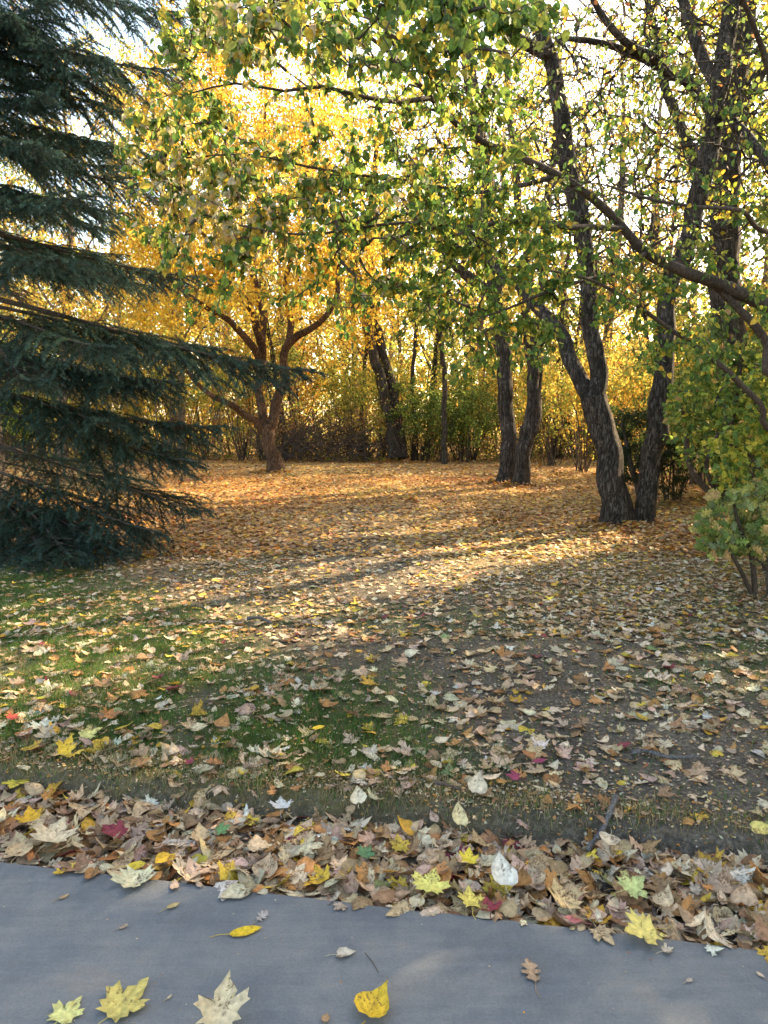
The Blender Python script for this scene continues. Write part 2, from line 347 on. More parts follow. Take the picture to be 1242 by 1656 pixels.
# pavement slab with a slightly eroded arris
mb = MB(); xx = np.concatenate([np.linspace(-30, -3, 14)[:-1], np.linspace(-3, 3, 240), np.linspace(3, 30, 14)[1:]])
prof = [(-5.0, 0), (-.4, 0), (-.02, 0), (-.008, -.0015), (-.001, -.006), (0, -.012), (.002, -.12)]
V = []
for k, (u, z) in enumerate(prof):
    jit = (vnoise(xx, xx * 0 + 1, .05, 40) - .5) * .005 + (vnoise(xx, xx * 0 + 1, .5, 41) - .5) * .008
    uu = u + (jit if k > 1 else 0); yb = 2.246 + EDY * xx
    V.append(np.stack([xx + uu * .175, yb + uu * .985, np.full_like(xx, z)], -1))
V = np.array(V); m = len(xx); i, j = np.meshgrid(np.arange(len(prof) - 1), np.arange(m - 1), indexing='ij')
F = np.stack([i * m + j, i * m + j + 1, (i + 1) * m + j + 1, (i + 1) * m + j], -1).reshape(-1, 4)[:, ::-1]
mb.add(V, [F]); tag(mb.build('pavement', concretemat()), kind='structure')

# ---------------------------------------------------------------- tree growing
class Skel:
    """limb polylines first, then twigs grown towards attractor points"""
    def __init__(s): s.pos = []; s.dir = []; s.path = []; s.rad = []; s.paths = []; s.np = None
    def limb(s, pts, rad, lid, seg=.12):
        pts = catmull(np.column_stack([pts, rad]), seg); rad = pts[:, 3]; pts = pts[:, :3]
        if len(pts) > 6:
            pts = pts + np.column_stack([vnoise(np.arange(len(pts)) * seg, np.zeros(len(pts)), .35, 50 + k + lid * 3) - .5 for k in range(3)]) * np.minimum(rad, .1)[:, None] * .8
        T = norm(np.gradient(pts, axis=0)); s.paths.append(dict(pts=pts, rad=rad, lid=lid, parent=-1, cnt=0, twig=False))
        s.pos += list(pts); s.dir += list(T); s.path += [len(s.paths) - 1] * len(pts); s.rad += list(rad)
    def grow(s, attr, rt=.003, seg=.1, wig=.06, skip=None, cap=.7, maxr=.05):
        attr = np.asarray(attr, float)
        n0 = len(s.pos); NP = np.zeros((n0 + len(attr) * 40, 3)); ND = np.zeros_like(NP); PI_ = np.zeros(len(NP), int); NR = np.zeros(len(NP)); ok = np.zeros(len(NP), bool)
        NP[:n0] = s.pos; ND[:n0] = s.dir; PI_[:n0] = s.path; NR[:n0] = s.rad; ok[:n0] = True
        if skip is not None: ok[:n0] = [not skip(s.paths[p], q) for p, q in zip(s.path, s.pos)]
        base = NP[:n0][ok[:n0]]
        d0 = np.array([np.min(np.linalg.norm(base - a, axis=1)) for a in attr]); cnt = n0; tips = []
        for a in attr[np.argsort(d0)]:
            dv = a - NP[:cnt]; d = np.linalg.norm(dv, axis=1) + 1e-6
            cosv = np.einsum('ij,ij->i', dv, ND[:cnt]) / d
            cost = d * (1 + .55 * (1 - cosv)) + np.where(ok[:cnt], 0, 1e6)
            k = int(np.argmin(cost)); L = d[k]; p0 = NP[k]
            m = max(3, int(L / seg) + 1); t = np.linspace(0, 1, m)[:, None]
            side = rdir(1)[0]
            c1 = p0 + ND[k] * L * .28 + side * L * .08
            pts = (1 - t) ** 2 * p0 + 2 * t * (1 - t) * c1 + t ** 2 * a
            pts[1:-1] += rng.normal(0, wig * seg, (m - 2, 3))
            T = norm(np.gradient(pts, axis=0)); pid = len(s.paths)
            par = PI_[k]; s.paths.append(dict(pts=pts, lid=s.paths[par]['lid'], parent=par, cnt=1, twig=True, pr=NR[k]))
            m1 = min(m - 1, 39)
            NP[cnt:cnt + m1] = pts[1:m1 + 1]; ND[cnt:cnt + m1] = T[1:m1 + 1]; PI_[cnt:cnt + m1] = pid; NR[cnt:cnt + m1] = 0; ok[cnt:cnt + m1] = True; cnt += m1
            tips.append((pts, T))
        for i in range(len(s.paths) - 1, -1, -1):
            p = s.paths[i]
            if p['twig'] and p['parent'] >= 0 and s.paths[p['parent']]['twig']: s.paths[p['parent']]['cnt'] += p['cnt']
        for p in s.paths:
            if p['twig']:
                r0 = min(rt * p['cnt'] ** .5, maxr)
                if p['pr'] > 0: r0 = min(r0, p['pr'] * cap)
                p['rad'] = np.linspace(max(r0, rt), rt * .75, len(p['pts']))
        return tips
    def meshes(s, sides_big=12, rough=0.05, flare=None, tside=4):
        out = {}
        for p in s.paths:
            mb = out.setdefault(p['lid'], MB())
            if p['twig']: tube(mb, p['pts'], p['rad'], tside if p['rad'][0] < .012 else 6)
            else:
                big = p['rad'].max() > .08
                tube(mb, p['pts'], p['rad'], (28 if big else sides_big), rough=rough if big else rough * .5, flare=(flare if p['lid'] == 0 or p.get('fl') else None))
        return out
def leaf_spots(tips, per, last=.6, r=None):
    r = r or rng; pos = []; dr = []
    for pts, T in tips:
        m = len(pts); L = np.linalg.norm(pts[-1] - pts[0]); f0 = max(0, 1 - last / max(L, last))
        t = r.uniform(f0, 1, per) * (m - 1); i = np.minimum(t.astype(int), m - 2); f = (t - i)[:, None]
        pos.append(pts[i] * (1 - f) + pts[i + 1] * f); dr.append(T[i])
    return np.vstack(pos), np.vstack(dr)
def hang(dr, n, down=1.0, out=.5, rnd=.6):
    y = dr * out + rng.normal(0, rnd, (n, 3)) + np.array([0, 0, -down])
    z = rng.normal(0, 1, (n, 3)) * [1, 1, .6] + [0, 0, .5]
    return norm(y), norm(z)
def tree_obj(name, base, sk, crown_mb, label, cat, bark, leafm, group=None, names=None, **kw):
    root = empty(name, base); tag(root, label, cat, group)
    for lid, mb in sorted(sk.meshes(**kw).items()):
        mb.build((names or {}).get(lid, 'trunk' if lid == 0 else 'branch'), bark, root, base)
    if crown_mb is not None and crown_mb.n: crown_mb.build('crown', leafm, root, base)
    return root
def px_pts(l, scale=1.0):   # [(px,py,depth,radius_px)]
    return np.array([P(a, b, d) for a, b, d, r in l]), np.array([r * d / FPX * scale for a, b, d, r in l])
def region(polys, n, r=None):   # attractors: [(cx,cy,rx,ry,dmin,dmax,weight)] in photo pixels and real depth
    r = r or rng; wts = np.array([p[6] for p in polys], float); wts /= wts.sum(); out = []
    for k in r.choice(len(polys), n, p=wts):
        cx, cy, rx, ry, d0, d1, _ = polys[k]; a = r.uniform(0, 2 * math.pi); q = math.sqrt(r.uniform())
        out.append(P(cx + rx * q * math.cos(a), cy + ry * q * math.sin(a), r.uniform(d0, d1)))
    return np.array(out)
def base_at(px, py):
    g = G(px, py); g[2] = float(H(g[0], g[1])) - .05; return g

def clumpy(p, s_, seed, lo=.12, a=.3, b=.62, r=None):
    n_ = vnoise(p[:, 0] + .31 * p[:, 1], p[:, 2] + .7 * p[:, 1], s_, seed) * .65 + vnoise(p[:, 0] - .5 * p[:, 1], p[:, 2] * 1.1, s_ * .45, seed + 1) * .35
    return (r or rng).uniform(size=len(p)) < lo + (1 - lo) * sm(a, b, n_)
YEL = [(.60, .37, .035), (.62, .44, .06), (.46, .26, .04), (.42, .38, .08)]
# ---- golden tree (left of centre)
b = base_at(447, 766); D = 20.0
b = P(447, 770, D); b[2] = H(b[0], b[1]) - .06
sk = Skel()
def L(l, lid, seg=.12, first=None, s=1.0):
    p, r = px_pts(l, s)
    if first is not None: p[0] = first
    sk.limb(p, r, lid, seg)
L([(447, 770, D, 12.5), (443, 745, D, 11.5), (436, 715, D, 10.5), (430, 690, D, 11)], 0, .1, b)
L([(430, 700, D, 7.5), (421, 655, D, 7), (418, 610, D, 6.5), (424, 570, D, 6.5), (415, 530, D - .4, 7), (404, 495, D - .6, 6), (384, 470, D - .8, 5), (350, 420, D - 1, 4), (320, 360, D - 1.2, 3)], 1)
L([(422, 585, D, 6), (402, 553, D - .5, 6), (376, 522, D - .9, 5), (345, 505, D - 1.2, 4), (300, 470, D - 1.6, 3), (250, 400, D - 2, 2)], 2)
L([(424, 570, D, 6), (425, 520, D + .5, 5.5), (412, 450, D + .9, 5), (415, 360, D + 1, 4), (425, 250, D + 1, 3), (430, 150, D + 1, 2)], 3)
L([(434, 705, D, 9), (450, 645, D + .2, 8), (462, 612, D + .2, 7), (460, 570, D, 6.5), (476, 545, D - .2, 6), (503, 530, D - .5, 5), (530, 508, D - .8, 4.5), (546, 478, D - 1, 4), (548, 430, D - 1, 3), (570, 360, D - 1, 2)], 4)
L([(460, 575, D, 5), (470, 520, D + .6, 5), (462, 450, D + 1, 4), (490, 360, D + 1.3, 3.5), (500, 240, D + 1.4, 2)], 5)
L([(431, 700, D, 7), (405, 677, D - .3, 6), (375, 657, D - .7, 5), (340, 640, D - 1.2, 4), (300, 600, D - 1.6, 3)], 6)
att = region([(410, 290, 235, 225, D - 3.2, D + 3.4, 5), (380, 130, 200, 150, D - 2.5, D + 2.5, 2.2), (575, 460, 90, 95, D - 1.5, D + 2.5, 1.3), (270, 450, 110, 90, D - 3, D + 1, 1.3), (540, 330, 95, 150, D - 2, D + 3, .6)], 1250)
tips = sk.grow(att, .0035, .18, .1, skip=lambda p, q: p['lid'] == 0)
pos, dr = leaf_spots(tips, 58, .9); pos = pos + rng.normal(0, .15, pos.shape)
kp = clumpy(pos, .75, 5); pos, dr = pos[kp], dr[kp]; nL = len(pos)
y, z = hang(dr, nL, .9, .4, .7); mb = MB()
leaves(mb, L_QUAD, pos, y, z, rng.uniform(.07, .12, nL), pal(YEL, [4, 3, 1.5, 1], nL), smooth=False)
tree_obj('golden_tree', b, sk, mb, 'golden-leaved tree with a reddish trunk forking low, alone on the clearing', 'tree', M_BARKR, M_FAR, flare=.5, rough=.10)

# ---- twin-trunk tree
D = 10.6; sk = Skel(); b = P(1020, 856, D); b[2] = float(H(b[0], b[1])) - .06
pa, ra = px_pts([(1004, 858, D, 25), (998, 830, D, 23), (990, 780, D, 21), (976, 705, D, 20.5), (962, 645, D, 22)]); sk.limb(pa, ra, 0, .05)
pa, ra = px_pts([(1037, 860, D + .1, 17), (1043, 825, D + .1, 16), (1050, 770, D + .1, 16), (1060, 690, D, 15.5), (1070, 610, D, 15), (1078, 530, D, 14.5), (1090, 450, D, 14.5), (1112, 380, D - .1, 14), (1138, 300, D - .2, 15), (1150, 220, D - .2, 15), (1165, 120, D - .3, 14), (1182, 30, D - .3, 14), (1195, -80, D - .3, 12), (1200, -200, D, 8)]); sk.limb(pa, ra, 1, .05)
L([(962, 655, D, 14), (966, 590, D, 14), (958, 520, D - .1, 13.5), (950, 440, D - .2, 13), (936, 340, D - .3, 14), (915, 240, D - .4, 13.5), (896, 130, D - .5, 13), (873, 40, D - .5, 11.5), (862, -60, D - .5, 10), (850, -160, D - .5, 7)], 2, .06)
L([(958, 650, D, 13), (932, 590, D + .2, 12.5), (905, 545, D + .4, 11), (878, 508, D + .6, 10), (840, 468, D + .9, 10), (795, 425, D + 1.2, 8), (745, 375, D + 1.4, 7), (700, 320, D + 1.6, 5), (660, 250, D + 1.8, 3.5)], 3, .06)
L([(893, 95, D - .5, 10), (850, 72, D - .8, 9.5), (800, 38, D - 1.1, 8), (760, 8, D - 1.3, 7), (710, -40, D - 1.5, 5)], 4)
L([(1146, 180, D - .2, 8), (1110, 132, D - .5, 7.5), (1080, 118, D - .7, 6.5), (1056, 92, D - .9, 6.5), (1010, 64, D - 1.2, 6), (970, 18, D - 1.4, 5), (940, -40, D - 1.6, 3)], 5)
L([(1090, 125, D - .6, 4.5), (1031, 90, D - .9, 6), (975, 70, D - 1.1, 5), (921, 62, D - 1.3, 4), (880, 80, D - 1.5, 2.5)], 5)
L([(1150, 175, D - .2, 9), (1188, 200, D - .6, 8.5), (1222, 242, D - 1, 8), (1262, 310, D - 1.3, 6), (1300, 400, D - 1.6, 5)], 6)
L([(1160, 150, D - .3, 11), (1135, 90, D, 10), (1115, 30, D + .3, 9), (1095, -30, D + .5, 7)], 7)
att = region([(900, 60, 230, 160, D - 2, D + 2, 2), (1060, 200, 180, 230, D - 2.5, D + 2, 2.2), (760, 330, 120, 130, D, D + 2.6, .8), (1150, 60, 140, 180, D - 2, D + 3, 2.2), (950, 380, 120, 150, D - 1.2, D + 1.5, .7), (1000, -200, 350, 140, D - 3, D + 3, 3.5)], 950)
tips = sk.grow(att, .0055, .14, .22, skip=lambda p, q: p['lid'] == 0 or (p['lid'] == 1 and q[2] < 3.2), maxr=.03)
sk.grow(region([(960, 120, 280, 190, D - 2.2, D + 1.5, 2), (1100, 260, 150, 230, D - 2.5, D + 1.5, 2), (960, 430, 130, 110, D - 1, D + 1, .6)], 520), .005, .12, .35, skip=lambda p, q: p['lid'] == 0 or (p['lid'] == 1 and q[2] < 3.2), maxr=.02)
for p_ in sk.paths:
    if p_['lid'] in (0, 1) and not p_['twig']: p_['fl'] = True
pos, dr = leaf_spots(tips, 3, .7); nL = len(pos); y, z = hang(dr, nL, .8); mb = MB()
leaves(mb, L_HEART, pos + rng.normal(0, .05, pos.shape), y, z, rng.uniform(.05, .085, nL), pal([(.34, .30, .06), (.20, .24, .05), (.30, .12, .05), (.09, .13, .035)], [1, 3, .4, 4], nL), smooth=False, fold=.25)
tree_obj('twin_trunk_tree', b, sk, mb, 'dark furrowed twin-trunk tree, its two thick trunks joined at the base', 'tree', M_BARK, M_FAR, names={0: 'trunk', 1: 'trunk'}, flare=.28, rough=.13)

# ---- paired trunks in the middle distance
D = 17.0; sk = Skel(); b = P(818, 786, D); b[2] = float(H(b[0], b[1])) - .06
pa, ra = px_pts([(818, 788, D, 13.5), (823, 740, D, 12.5), (821, 690, D, 12.5), (816, 620, D, 12), (812, 560, D, 12), (802, 490, D, 13), (790, 400, D, 12.5), (786, 300, D, 12.5), (772, 200, D, 12), (756, 100, D, 11), (745, 0, D, 9), (735, -120, D, 7)]); sk.limb(pa, ra, 0, .08)
L([(800, 480, D, 9), (770, 460, D - .4, 9), (735, 430, D - .6, 7), (690, 380, D - .8, 5), (650, 320, D - 1, 3)], 1)
L([(770, 190, D, 7), (800, 110, D, 6), (830, 20, D + .3, 5), (850, -60, D + .5, 3)], 2)
att = region([(760, 120, 180, 200, D - 2.5, D + 3, 3), (740, 350, 150, 130, D - 2, D + 2, 1)], 260)
tips = sk.grow(att, .006, .25, .15, skip=lambda p, q: p['lid'] == 0 and q[2] < 5)
pos, dr = leaf_spots(tips, 14, .9); nL = len(pos); y, z = hang(dr, nL, .8); mb = MB()
leaves(mb, L_QUAD, pos + rng.normal(0, .15, pos.shape), y, z, rng.uniform(.08, .12, nL), pal([(.60, .42, .05), (.40, .36, .06), (.5, .28, .04)], [3, 2, 1], nL), smooth=False)
tree_obj('straight_trunk_tree', b, sk, mb, 'straight dark trunk, the left of the close pair standing past the dirt path', 'tree', M_BARK, M_FAR, flare=.3, rough=.16)
D = 16.4; sk = Skel(); b = P(845, 793, D); b[2] = float(H(b[0], b[1])) - .06
pa, ra = px_pts([(843, 794, D, 14), (845, 760, D, 12.5), (849, 720, D, 12.5), (854, 690, D, 12.5)]); sk.limb(pa, ra, 0, .08)
L([(850, 705, D, 10), (862, 650, D, 9.5), (860, 590, D, 9), (852, 540, D, 8), (846, 470, D, 8), (850, 400, D, 7), (838, 320, D, 6), (825, 200, D, 5), (815, 80, D, 4)], 1)
L([(858, 700, D, 10), (868, 650, D + .2, 10), (870, 590, D + .3, 9), (872, 530, D + .4, 8), (880, 440, D + .6, 7), (885, 330, D + .8, 6), (900, 200, D + 1, 5), (905, 60, D + 1, 4)], 2)
att = region([(850, 250, 110, 230, D - 2, D + 2.5, 3), (850, 520, 60, 70, D - 1, D + 1, .4)], 200)
tips = sk.grow(att, .006, .25, .15, skip=lambda p, q: p['lid'] == 0)
pos, dr = leaf_spots(tips, 14, .9); nL = len(pos); y, z = hang(dr, nL, .8); mb = MB()
leaves(mb, L_QUAD, pos + rng.normal(0, .15, pos.shape), y, z, rng.uniform(.08, .11, nL), pal([(.55, .42, .06), (.36, .36, .06)], [3, 2], nL), smooth=False)
tree_obj('forked_trunk_tree', b, sk, mb, 'forked gnarled trunk, the right and nearer of the close pair past the path', 'tree', M_BARK, M_FAR, flare=.3, rough=.2)

# ---- leaning forked trunks, thin saplings, thick trunk at right
D = 24.5; sk = Skel(); b = P(645, 740, D); b[2] = float(H(b[0], b[1])) - .06
pa, ra = px_pts([(641, 741, D, 11), (634, 700, D, 9), (622, 640, D, 8.5), (606, 580, D, 8), (592, 520, D, 7), (575, 430, D, 6), (560, 300, D, 4)]); sk.limb(pa, ra, 0, .12)
pa, ra = px_pts([(651, 741, D, 9), (643, 680, D + .2, 8), (630, 610, D + .3, 8), (612, 545, D + .4, 7.5), (600, 460, D + .5, 7), (600, 350, D + .5, 5), (610, 220, D + .5, 4)]); sk.limb(pa, ra, 1, .12)
att = region([(590, 300, 130, 230, D - 2, D + 3, 3), (590, 120, 120, 120, D - 2, D + 2, 1)], 260)
tips = sk.grow(att, .007, .3, .15, skip=lambda p, q: q[2] < 4.4)
pos, dr = leaf_spots(tips, 22, 1.1); nL = len(pos); y, z = hang(dr, nL, .8); mb = MB()
leaves(mb, L_QUAD, pos + rng.normal(0, .22, pos.shape), y, z, rng.uniform(.09, .14, nL), pal(YEL, [3, 3, 1, 2], nL), smooth=False)
tree_obj('leaning_tree', b, sk, mb, 'tree with two parallel trunks leaning left at the back of the clearing', 'tree', M_BARK, M_FAR, names={1: 'trunk'}, flare=.5)
for (nm, lab, pts, rgn, cols) in [
    ('sapling', 'thin dark straight sapling left of the paired trunks', [(720, 747, 23, 5), (718, 690, 23, 4.5), (719, 620, 23, 4), (713, 540, 23, 4), (711, 470, 23, 3.5), (714, 380, 23, 3), (710, 260, 23, 2)], [(712, 400, 60, 180, 22, 24.5, 1)], [(.5, .42, .06), (.3, .33, .05)]),
    ('sapling', 'slender wavy sapling between the leaning trunks and the thin dark sapling', [(668, 742, 25, 4), (672, 690, 25, 3.5), (666, 620, 25, 3), (673, 540, 25, 3), (670, 440, 25, 2.4), (676, 300, 25, 2)], [(670, 400, 55, 170, 24, 26, 1)], [(.6, .45, .05), (.45, .4, .06)]),
]:
    sk = Skel(); pa, ra = px_pts(pts); pa[0][2] = float(H(pa[0][0], pa[0][1])) - .05; sk.limb(pa, ra, 0, .15)
    tips = sk.grow(region(rgn, 60), .006, .3, .15, skip=lambda p, q: q[2] < 3)
    pos, dr = leaf_spots(tips, 18, .9); nL = len(pos); y, z = hang(dr, nL); mb = MB()
    leaves(mb, L_QUAD, pos + rng.normal(0, .18, pos.shape), y, z, rng.uniform(.08, .12, nL), pal(cols, [1, 1], nL), smooth=False)
    tree_obj(nm, pa[0], sk, mb, lab, 'sapling', M_BARK, M_FAR)
D = 13.5; sk = Skel(); b = P(1190, 820, D); b[2] = float(H(b[0], b[1])) - .06
pa, ra = px_pts([(1190, 830, D, 28), (1188, 720, D, 26), (1184, 600, D, 25), (1176, 480, D, 24), (1170, 360, D, 22), (1180, 200, D, 20), (1200, 60, D, 17), (1215, -120, D, 12)]); pa[0] = b; sk.limb(pa, ra, 0, .08)
L([(1172, 370, D, 12), (1130, 280, D + .5, 10), (1090, 180, D + .8, 8), (1060, 60, D + 1, 6), (1040, -60, D + 1, 4)], 1)
L([(1180, 210, D, 12), (1230, 120, D, 10), (1290, 20, D, 7), (1350, -80, D, 4)], 2)
att = region([(1150, 150, 170, 230, D - 2, D + 3, 2), (1150, -150, 260, 150, D - 2, D + 3, 1.5)], 480)
tips = sk.grow(att, .006, .25, .15, skip=lambda p, q: p['lid'] == 0 and q[2] < 5)
pos, dr = leaf_spots(tips, 10, .9); nL = len(pos); y, z = hang(dr, nL, .8); mb = MB()
leaves(mb, L_HEX, pos + rng.normal(0, .18, pos.shape), y, z, rng.uniform(.08, .12, nL), pal([(.56, .42, .05), (.30, .34, .05), (.5, .28, .04)], [3, 3, .6], nL), smooth=False)
tree_obj('stout_tree', b, sk, mb, 'stout single trunk rising behind the shrubs near the right edge', 'tree', M_BARK, M_FAR, flare=.3, rough=.14)

# ---- overhanging tree: trunk outside the frame to the right, limbs across the view
sk = Skel(); b = np.array([5.6, 6.6, 0.0]); b[2] = float(H(b[0], b[1])) - .06
tr = np.array([b, (5.55, 6.55, .8), (5.4, 6.5, 1.7), (5.2, 6.45, 2.3), (5.15, 6.4, 3.3), (5.25, 6.5, 5), (5.1, 6.7, 7)]); sk.limb(tr, [.22, .19, .17, .16, .13, .1, .06], 0, .07)
def LN(l, lid, first=None, seg=.1):
    p, r = px_pts(l, .8); r = r * np.linspace(1, .72, len(r))
    if first is not None: p = np.vstack([first, p]); r = np.concatenate([[r[0] * 1.3], r])
    sk.limb(p, r, lid, seg)
LN([(1290, 530, 6.3, 17), (1242, 500, 6.2, 15), (1196, 474, 6.1, 14), (1150, 452, 6.0, 13), (1100, 434, 5.9, 12), (1045, 408, 5.8, 10.5), (1005, 365, 5.7, 10), (965, 326, 5.6, 9.5), (916, 290, 5.5, 9), (850, 260, 5.4, 8.5), (791, 231, 5.3, 8), (740, 200, 5.1, 7.5), (690, 150, 4.9, 7), (640, 95, 4.7, 6), (590, 55, 4.5, 5), (530, 20, 4.3, 4)], 1, (5.3, 6.45, 2.0))
LN([(1275, 620, 6.2, 11), (1242, 562, 6.2, 10), (1210, 515, 6.1, 9.5), (1165, 468, 6.05, 9), (1120, 442, 5.95, 9)], 2, (5.4, 6.5, 1.6))
LN([(1005, 368, 5.7, 7), (960, 366, 5.5, 6), (921, 366, 5.3, 6), (861, 358, 5.1, 5.5), (800, 362, 4.9, 5), (735, 369, 4.7, 4.5), (660, 360, 4.5, 4), (590, 368, 4.4, 3.5), (500, 380, 4.3, 3), (420, 372, 4.2, 2.5), (330, 348, 4.1, 2)], 3)
LN([(700, 160, 4.95, 5.5), (640, 165, 4.7, 5), (580, 155, 4.5, 4.5), (520, 140, 4.4, 4), (460, 148, 4.3, 3.5), (380, 135, 4.2, 3), (310, 150, 4.1, 2)], 4)
LN([(900, 285, 5.5, 5), (840, 300, 5.3, 5), (770, 310, 5.1, 4.5), (690, 300, 5, 4), (600, 285, 4.8, 3.5), (500, 270, 4.7, 3), (400, 250, 4.6, 2.5), (300, 255, 4.5, 2)], 5)
LN([(1045, 408, 5.8, 6), (1000, 440, 5.5, 5), (950, 452, 5.3, 4.5), (890, 470, 5.1, 4), (820, 500, 5, 3), (760, 520, 4.9, 2)], 6)
LN([(1275, 700, 6.0, 6.5), (1231, 655, 5.8, 6), (1171, 596, 5.6, 6), (1120, 558, 5.5, 5.5), (1070, 520, 5.4, 5), (1020, 488, 5.3, 4.5), (962, 456, 5.2, 4), (900, 440, 5.1, 3), (830, 430, 5, 2)], 7, (5.4, 6.5, 1.5))
LN([(1290, 300, 5.6, 8), (1262, 200, 5.2, 7.5), (1235, 90, 4.9, 7), (1200, 0, 4.6, 6), (1150, -90, 4.3, 6)], 8, (5.15, 6.4, 3.4))
LN([(640, 95, 4.7, 4), (600, 110, 4.2, 3.5), (560, 75, 3.8, 3), (500, 60, 3.5, 2.5), (430, 45, 3.4, 2)], 9)
LN([(1290, 380, 5.4, 6), (1230, 372, 5.0, 5.5), (1200, 340, 4.7, 5), (1140, 335, 4.6, 4), (1060, 325, 4.5, 4), (980, 300, 4.4, 3)], 10, (5.2, 6.4, 2.9))
NEARR = [(540, 200, 340, 210, 3.9, 5.6, 4.2), (400, 330, 210, 110, 3.9, 4.9, 1.6), (640, 390, 270, 130, 4.2, 5.4, 3.4), (840, 440, 200, 110, 4.6, 5.8, 2.2), (800, 240, 230, 130, 4.6, 5.8, 1.6), (620, 40, 300, 80, 3.1, 4.6, 2.9),
    (560, -60, 300, 80, 3.1, 5, 1.2), (800, 560, 110, 60, 4.6, 5.4, .7), (1100, 500, 150, 130, 4.8, 6.0, .9), (1120, 260, 160, 240, 4.4, 6.2, 1.5), (640, 500, 110, 60, 4.5, 5.3, .5), (330, 430, 70, 90, 4.0, 4.6, .7), (300, 230, 110, 80, 4.1, 4.8, .7), (320, 60, 80, 70, 4, 4.8, .5)]
att = region(NEARR, 1700)
tips = sk.grow(att, .0028, .09, .2, skip=lambda p, q: p['lid'] == 0, maxr=.02)
sk.grow(region([(1010, 190, 240, 190, 4.4, 6.2, 3), (1130, 420, 130, 150, 4.8, 6.2, 1.5), (740, 180, 160, 150, 4.4, 5.6, 1)], 380), .0024, .09, .4, skip=lambda p, q: p['lid'] == 0, maxr=.012)
pos, dr = leaf_spots(tips, 16, .42); nL = len(pos); y, z = hang(dr, nL, .9, .5, .6)
q3 = proj(pos); cl3 = vnoise(pos[:, 0] * 1 + 11, pos[:, 2] * 1 + pos[:, 1] * .7 + 17, .34, 66)
bare = sm(820, 960, q3[:, 0]) * (1 - sm(380, 480, q3[:, 1])) * .72      # the limbs are nearly bare on the trunk side
keep = rng.uniform(size=nL) < (.26 + 1.1 * sm(.2, .55, cl3)) * (1 - bare)
pos, dr, y, z = pos[keep], dr[keep], y[keep], z[keep]; nL = len(pos)
pj = proj(pos)
# leaves turn yellow and tan towards the tips at the left
k = sm(900, 300, pj[:, 0]) if False else 1 - sm(260, 900, pj[:, 0])
gcol = pal([(.085, .155, .035), (.13, .21, .04), (.22, .27, .045), (.46, .42, .07), (.55, .38, .05)], [4, 4.6, 3, 1.9, 1.1], nL)
tcol = pal([(.50, .43, .25), (.58, .50, .34), (.50, .36, .12), (.56, .40, .06)], [2, 1.4, 1.5, 2.5], nL)
clump = vnoise(pos[:, 0] * 1.0 + 30, pos[:, 2] + 30, .38, 61)
pick = (rng.uniform(size=nL) * .6 + clump * .6) < (.05 + .40 * k)
colr = np.where(pick[:, None], tcol, gcol)
mb = MB(); leaves(mb, L_HEART, pos + rng.normal(0, .02, pos.shape), y, z, rng.uniform(.026, .054, nL) * np.where(pj[:, 2] < 4.1, 1.15, 1), colr, fold=rng.uniform(.1, .6, nL), cy=rng.uniform(-.3, .3, nL), smooth=False)
tree_obj('overhanging_tree', b, sk, mb, 'heart-leaved tree reaching its long limbs across the view from the right edge', 'tree', M_TWIG, M_NEAR, sides_big=10, tside=3)

